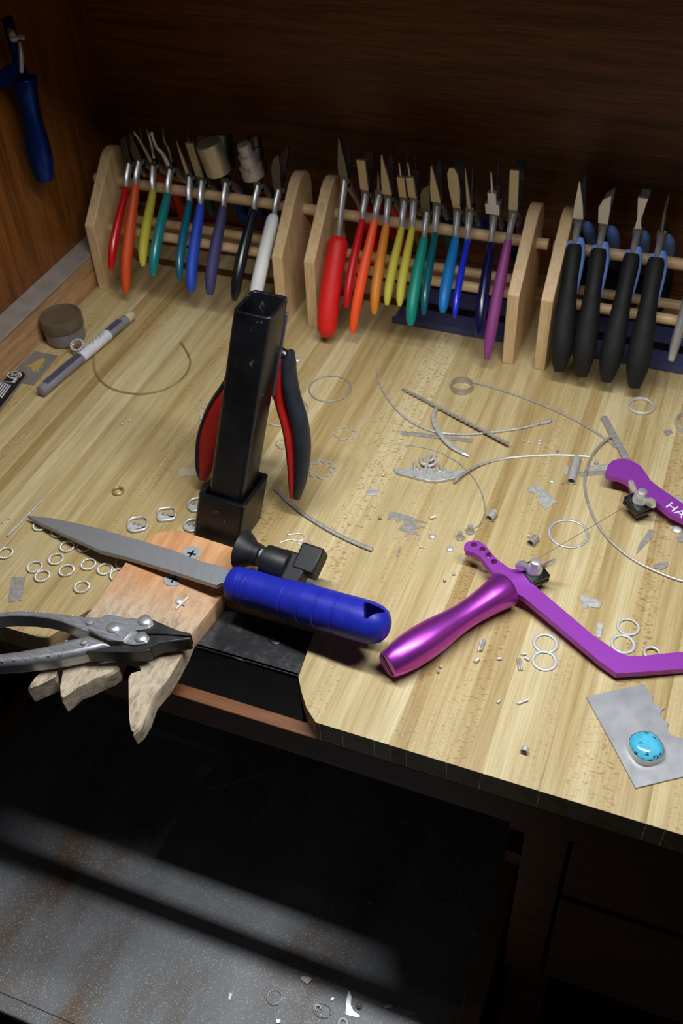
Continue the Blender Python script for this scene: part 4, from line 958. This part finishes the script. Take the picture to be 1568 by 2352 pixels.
dot(1012, 1531, 4.2, M_SILVER, 'bright ball just in front of the turned purple handle')
dot(1006, 1543, 3.6, M_SILVERD, 'smaller dark ball in front of the turned purple handle')
dot(1267, 1104, 6, M_SILVER, 'thin round silver disc left of the long tube', .3, 'silver_disc', 'disc', True)
dot(682, 825, 9, M_SILVER, 'bright silver disc beside the black handle top', .35, 'silver_disc', 'disc', True)
dot(1555, 1217, 13.5, M_SILVER, 'smooth bright silver dome under the lettered saw arm', .5, 'silver_dome', 'dome', True)
dot(1369, 1062, 4.5, M_SILVERD, 'small ball between strip and purple saw end')
dot(1280, 1035, 3.5, M_SILVERD, 'small ball resting against the flat wire')
dot(1213, 1231, 3.8, M_SILVER, 'small ball touching the dull tube piece')
dot(1293, 1110, 2.6, M_SILVERD, 'pin-head ball under the long tube')
dot(20, 1192, 2.2, M_SILVERD, 'tiny dark ball by the twisted wire, one of two', group='two dark balls')
dot(5, 1201, 2.2, M_SILVERD, 'tiny dark ball by the twisted wire, one of two', group='two dark balls')
# clear earring backs
M_CLEAR = mat('clear_silicone', (.85, .82, .76), .25, 0, trans=.75)
for a, b, lb in ((1079, 1222, 'clear silicone earring back at the end of thin wire'), (1056, 1236, 'clear silicone earring back nearest the perforated saw end')):
    q = P(a, b, .0002); r = px2m(a, b, 10)
    solo('earring_back', MB().lathe(q, Z, [(0, r), (.0015, r), (.003, r*.6), (.0075, r*.5), (.0085, r*.75), (.0092, r*.7)], 18), M_CLEAR, lb, 'earring back')
# ear wires by the knob
def eh(pts, label): wire('ear_wire', pts, .0006, M_SILVER, label, 'ear wire')
k_ = lambda pts: zc(pts, 4.356, 400, 1180)
eh(k_([(1145, 180), (1130, 195), (1145, 210), (1200, 205), (1260, 200), (1295, 225), (1290, 260), (1250, 275), (1240, 300), (1262, 305)]), 'silver ear wire with coiled end behind the knob')
eh(k_([(1055, 292), (1150, 260), (1210, 268), (1255, 285), (1280, 330), (1290, 345)]), 'straighter silver ear wire crossing the coiled one')
eh(k_([(1355, 200), (1350, 260), (1380, 300), (1402, 330), (1385, 365), (1355, 372)]), 'loose S-shaped silver ear wire by the knob wing')
# ear posts and findings
def earpost(a, b, label):
    q0, q1 = P(*a, .0008), P(*b, .0008); t = thing('ear_post', label, 'ear post', tuple(q0))
    part('post', MB().tube([q0, q1], .0005, 6), M_SILVER, t); part('ball', MB().ball(q0+Z*.0006, .0013, 8, 5), M_SILVER, t); part('ball', MB().ball(q0*.35+q1*.65+V(.002, 0, .0006), .0012, 8, 5), M_SILVER, t)
earpost((281, 975), (301, 961), 'tiny silver ear post on bare wood below the brass loop')
earpost((1198, 1012), (1216, 1018), 'small silver hook finding right of the twisted wire')
ring(1238, 1017, 6, .0008, M_SILVER, 'small soldered jump ring beside the hook finding')
b0 = P(1262, 967, .0014)
solo('wire_loop', MB().tube(cr([P(1232, 977, .0013), P(1250, 968, .002), P(1264, 962, .0025), P(1262, 970, .0014), P(1245, 974, .001)], 5), .0008, 6), M_SILVERD, 'folded wire hook at the end of the beaded wire', 'wire')
# toggle bar lying on the pin
q = P(415, 1386, PZ+.0014)
tg = thing('toggle_clasp', 'tiny bright silver toggle clasp lying on the bench pin', 'clasp', tuple(q))
part('bar', MB().tube([P(404, 1398, PZ+.0012), P(431, 1372, PZ+.0012)], .0009, 8), M_SILVER, tg)
part('dome', MB().ball(P(411, 1381, PZ+.0003), .0034, 14, 6, .45, True), M_SILVER, tg)
part('peg', MB().tube([P(418, 1386, PZ+.001), P(425, 1389, PZ+.0012)], .0013, 8), M_SILVER, tg)
# granules
gm = MB(); rr_ = random.Random(9)
for i in range(60):
    gx, gy = (rr_.gauss(462, 5), rr_.gauss(962, 7)) if i < 42 else (rr_.gauss(468, 6), rr_.gauss(938, 12))
    if gx > 482: continue
    r = rr_.uniform(.0006, .0010); gm.ball(P(gx, gy, r), r, 6, 4)
for gx, gy in ((424, 978), (451, 930), (457, 917), (461, 920)): gm.ball(P(gx, gy, .0009), .0009, 6, 4)
setp(solo('silver_granules', gm, M_SILVERM, 'cluster of tiny silver granules left of the post', 'granules'), kind='stuff')

# jar, tube, sachets
M_GLASSY = mat('smoky_jar_plastic', S(150, 142, 146), .35, 0, var=.08, trans=.35)
M_LIDJ = mat('brown_jar_lid', S(112, 98, 78), .3, 0, var=.12, trans=.3)
jc = P(152, 778, 0)+X*.001; jr = px2m(150, 770, 46)
jar = thing('jar', 'small round smoky plastic jar with brownish screw lid', 'jar', tuple(jc))
part('body', MB().lathe(jc, Z, [(.0003, jr*.86), (.002, jr*.93), (.004, jr*.96), (.019, jr*.98), (.020, jr*.9)], 40), M_GLASSY, jar)
lid = part('lid', MB().lathe(jc, Z, [(.0195, jr*.98), (.020, jr*1.03), (.031, jr*1.03), (.033, jr*1.0), (.0335, jr*.9), (.031, jr*.86), (.0305, jr*.2)], 40), M_LIDJ, jar)
tp0, tp1 = P(93, 900, .0087), P(303, 722, .0087); tax = (tp1-tp0).normalized(); tl = (tp1-tp0).length
M_TUBEG = mat('clear_tube', S(150, 148, 156), .3, 0, trans=.3)
tb = thing('blade_tube', 'clear plastic tube of dark saw blades with white paper label', 'tube', tuple(tp0))
part('tube', MB().lathe(tp0, tax, [(0, .0045), (.0012, .006), (tl-.012, .006)], 20), M_TUBEG, tb)
for f0, f1 in ((.235, .175), (.795, .07)):
    part('blades', MB().obox(tp0+tax*tl*f0+Z*.0040, (tax, tax.cross(Z), Z), (tl*f1, .0036, .0022)), mat('blue_grey_blades', S(88, 90, 112), .45, .3), tb)
part('stopper', MB().lathe(tp0+tax*(tl-.0118), tax, [(0, .0062), (.009, .0062), (.012, .0045)], 20), mat('cream_stopper', S(196, 186, 150), .5, wear=(S(60, 56, 50), 160, .62)), tb)
lab = part('paper_label', MB().lathe(tp0+tax*tl*.42, tax, [(0, .0060), (.0001, .0064), (tl*.30, .0064), (tl*.301, .0060)], 24), mat('paper_label', S(206, 206, 212), .7, wear=(S(120, 120, 130), 300, .7)), tb)
for k in range(9):
    part('writing', MB().obox(tp0+tax*(tl*(.54+.018*k))+Z*.00635+tax.cross(Z)*(.0012*(1 if k % 2 else -1)), (tax.cross(Z), tax, Z), (.0011, .0004, .00012)), M_INK_SHADE, lab)
M_BAG = mat('clear_bag', S(158, 152, 148), .3, 0, var=.1, trans=.45, bmp=.2, bs=90)
bag = thing('sachet', 'small clear plastic sachet holding a yellow brass offcut', 'sachet', tuple(P(70, 845)))
part('film', MB().prism(PL([(80, 806), (133, 817), (78, 884), (50, 880), (22, 868), (45, 838)], .0006), V(0, 0, -.0004)), M_BAG, bag)
part('offcut', MB().prism(PL(zc([(1040, 320), (1080, 400), (1010, 500), (1055, 585), (970, 540), (930, 580), (910, 700), (860, 620), (800, 660), (720, 550), (600, 545), (720, 500), (860, 420)], 10.45, 0, 790), .0014), V(0, 0, -.0008)), mat('pale_brass', S(206, 184, 110), .4, .4), bag)
cardt = thing('blade_packet', 'black saw blade card marked 3/0 in a clear sleeve', 'packet', tuple(P(20, 900)))
def clear_rail(pts): return [V(max(p.x, -.7035), p.y, p.z) for p in pts]
part('sleeve', MB().prism(clear_rail(PL([(18, 842), (60, 848), (62, 860), (-50, 1010), (-110, 1010), (-110, 980)], .0022)), V(0, 0, -.0015)), M_BAG, cardt)
crd = part('card', MB().prism(clear_rail(PL([(22, 850), (50, 853), (58, 858), (55, 866), (-40, 985), (-90, 985), (-90, 955)], .0030)), V(0, 0, -.0008)), M_INK_SHADE, cardt, bevel=.0002)
xd = P(52, 861, .003)-P(14, 858, .003); yd = P(30, 845, .003)-P(5, 880, .003)
cz_ = P(33, 861, .0031)
text_mesh('number', '3/0', .0085, M_WHITEP, crd, cz_, xd, yd)
rx_ = px2m(33, 861, 16.5)
part('number_ring', MB().tube([cz_+V(rx_*math.cos(i*.1963), rx_*.72*math.sin(i*.1963), .0001) for i in range(32)], .0006, 4, True, rb=.0001), M_WHITEP, crd)
for k in range(2): part('print', MB().obox(P(35-k*4, 872+k*5, .0031), (xd.normalized(), Z.cross(xd).normalized(), Z), (.0018, .0014, .0001)), M_WHITEP, crd)
for k in range(5):
    a = P(24-k*5, 884-k*1.5, .0031); b = P(3-k*5, 914-k*1.5, .0031); ax = (b-a).normalized()
    part('print', MB().obox((a+b)/2, (ax, Z.cross(ax), Z), ((b-a).length/2, .0006, .0001)), M_WHITEP, crd)
part('print', MB().obox(P(18, 877, .0031), (xd.normalized(), Z.cross(xd).normalized(), Z), (.007, .0006, .0001)), mat('grey_print', (.25, .26, .3), .6), crd)
scrap('wax_smear', [(408, 1080), (418, 1074), (436, 1077), (452, 1073), (462, 1080), (455, 1094), (440, 1090), (425, 1092), (412, 1095)], mat('clear_wax', S(214, 198, 172), .35, trans=.3), 'thin pale wax smear on the wood left of red handle', th=.0003, cat='smear')

# ============================================================ bits in the catch tray
def T(a, b, dz=0.0): return P(a, b, TZ+dz)
def tp2m(n, a, b): return n*((T(a, b)-CAM).dot(fwd))/FOC
q = T(630, 2290, .001); R = tp2m(16.5, 630, 2290)
solo('jump_ring', MB().tube([q+V(R*math.cos(i*.1745), R*math.sin(i*.1745), 0) for i in range(36)], .0010, 8, True), M_SILVERM, 'plain wire ring lying in the dusty catch tray', 'ring')
q = T(740, 2320, .001); R = tp2m(21, 740, 2320)
loop = thing('wire_link', 'open oval wire link with curled ends in the catch tray', 'wire', tuple(q))
part('loop', MB().tube([q+V(R*math.cos(w), R*.72*math.sin(w), 0) for w in [-.2+i*.17 for i in range(36)]], .0009, 8), M_SILVERM, loop)
part('curl', MB().tube([q+V(-R*.5+.3*R*math.cos(i*.6), .3*R*math.sin(i*.6), .001) for i in range(9)], .0008, 6), M_SILVERM, loop)
def tscrap(pts, m, label, th=.0008): return solo('tray_scrap', MB().prism([T(a, b, th+.0002) for a, b in pts], V(0, 0, -th)), m, label, 'metal scrap')
tscrap(zc([(940, 285), (968, 345), (960, 420), (985, 475), (1045, 520), (1035, 537), (915, 510), (920, 400)], 3.92, 560, 2200), M_SILVER, 'bright L-shaped silver offcut in the catch tray')
tscrap(zc([(520, 165), (590, 170), (610, 195), (570, 235), (515, 195)], 3.92, 560, 2200), M_SILVERD, 'dark folded scrap at the shadow edge of the tray', .002)
tscrap(zc([(780, 372), (800, 350), (813, 365), (793, 388)], 3.92, 560, 2200), M_SILVER, 'bright square chip behind the oval link', .002)
tscrap(zc([(290, 555), (322, 550), (328, 580), (295, 588)], 3.92, 560, 2200), M_SILVER, 'pale cube chip at the tray front', .003)
tscrap(zc([(1265, 440), (1290, 418), (1350, 425), (1375, 440), (1320, 445), (1270, 460)], 3.92, 560, 2200), M_SILVERD, 'bluish curl of scrap near the tray side', .0012)
tscrap([(527, 2279), (533, 2284), (528, 2297), (524, 2293)], M_SILVER, 'small pale chip left of the tray ring', .001)
tscrap([(490, 1716), (508, 1694), (512, 1702), (500, 1726)], M_SILVERM, 'pale triangular offcut in the dark tray beneath the pin', .001)
solo('tray_wire', MB().tube(cr([T(480, 1810, .001), T(545, 1795, .001), T(612, 1770, .001)], 6), .001, 6), M_SILVERM, 'faint curved wire in the dark back of the tray', 'wire')
solo('tray_wire', MB().tube(cr([T(912, 2310, .001), T(930, 2322, .001), T(955, 2328, .001)], 6), .0008, 6), M_SILVERD, 'thin wire beside the bluish curl in the tray', 'wire')
q = T(787, 2350, .0003); R = tp2m(9.5, 787, 2350)
solo('eyelet', MB().tube([q+V(R*math.cos(i*.314), R*math.sin(i*.314), .001) for i in range(20)], .0016, 8, True, rb=.001), M_SILVERX, 'pale thick eyelet at the very front of the tray', 'ring')
q = T(824, 2309, .003)
solo('silver_ball', MB().ball(q, .003, 12, 7), M_SILVERD, 'shiny ball beside the L-shaped offcut in the tray', 'bead')
rt = random.Random(21)
for i in range(46):
    a, b = rt.gauss(1040, 75), rt.gauss(1950, 75)
    if i >= 34: a, b = rt.uniform(560, 900), rt.uniform(1760, 1900)
    if a > 1130 or b < 1800+(a-560)*.2: continue
    c = T(a, b, .0012); an = rt.random()*3.1; u = V(math.cos(an), math.sin(an), 0); ln = rt.uniform(.0015, .005)
    solo('metal_chip', MB().obox(c, (u, Z.cross(u), Z), (ln, rt.uniform(.0005, .0014), .0008)), M_SILVER, 'loose metal chip among the heap in the dark tray corner', 'metal chip', 'chips in the dark tray corner')
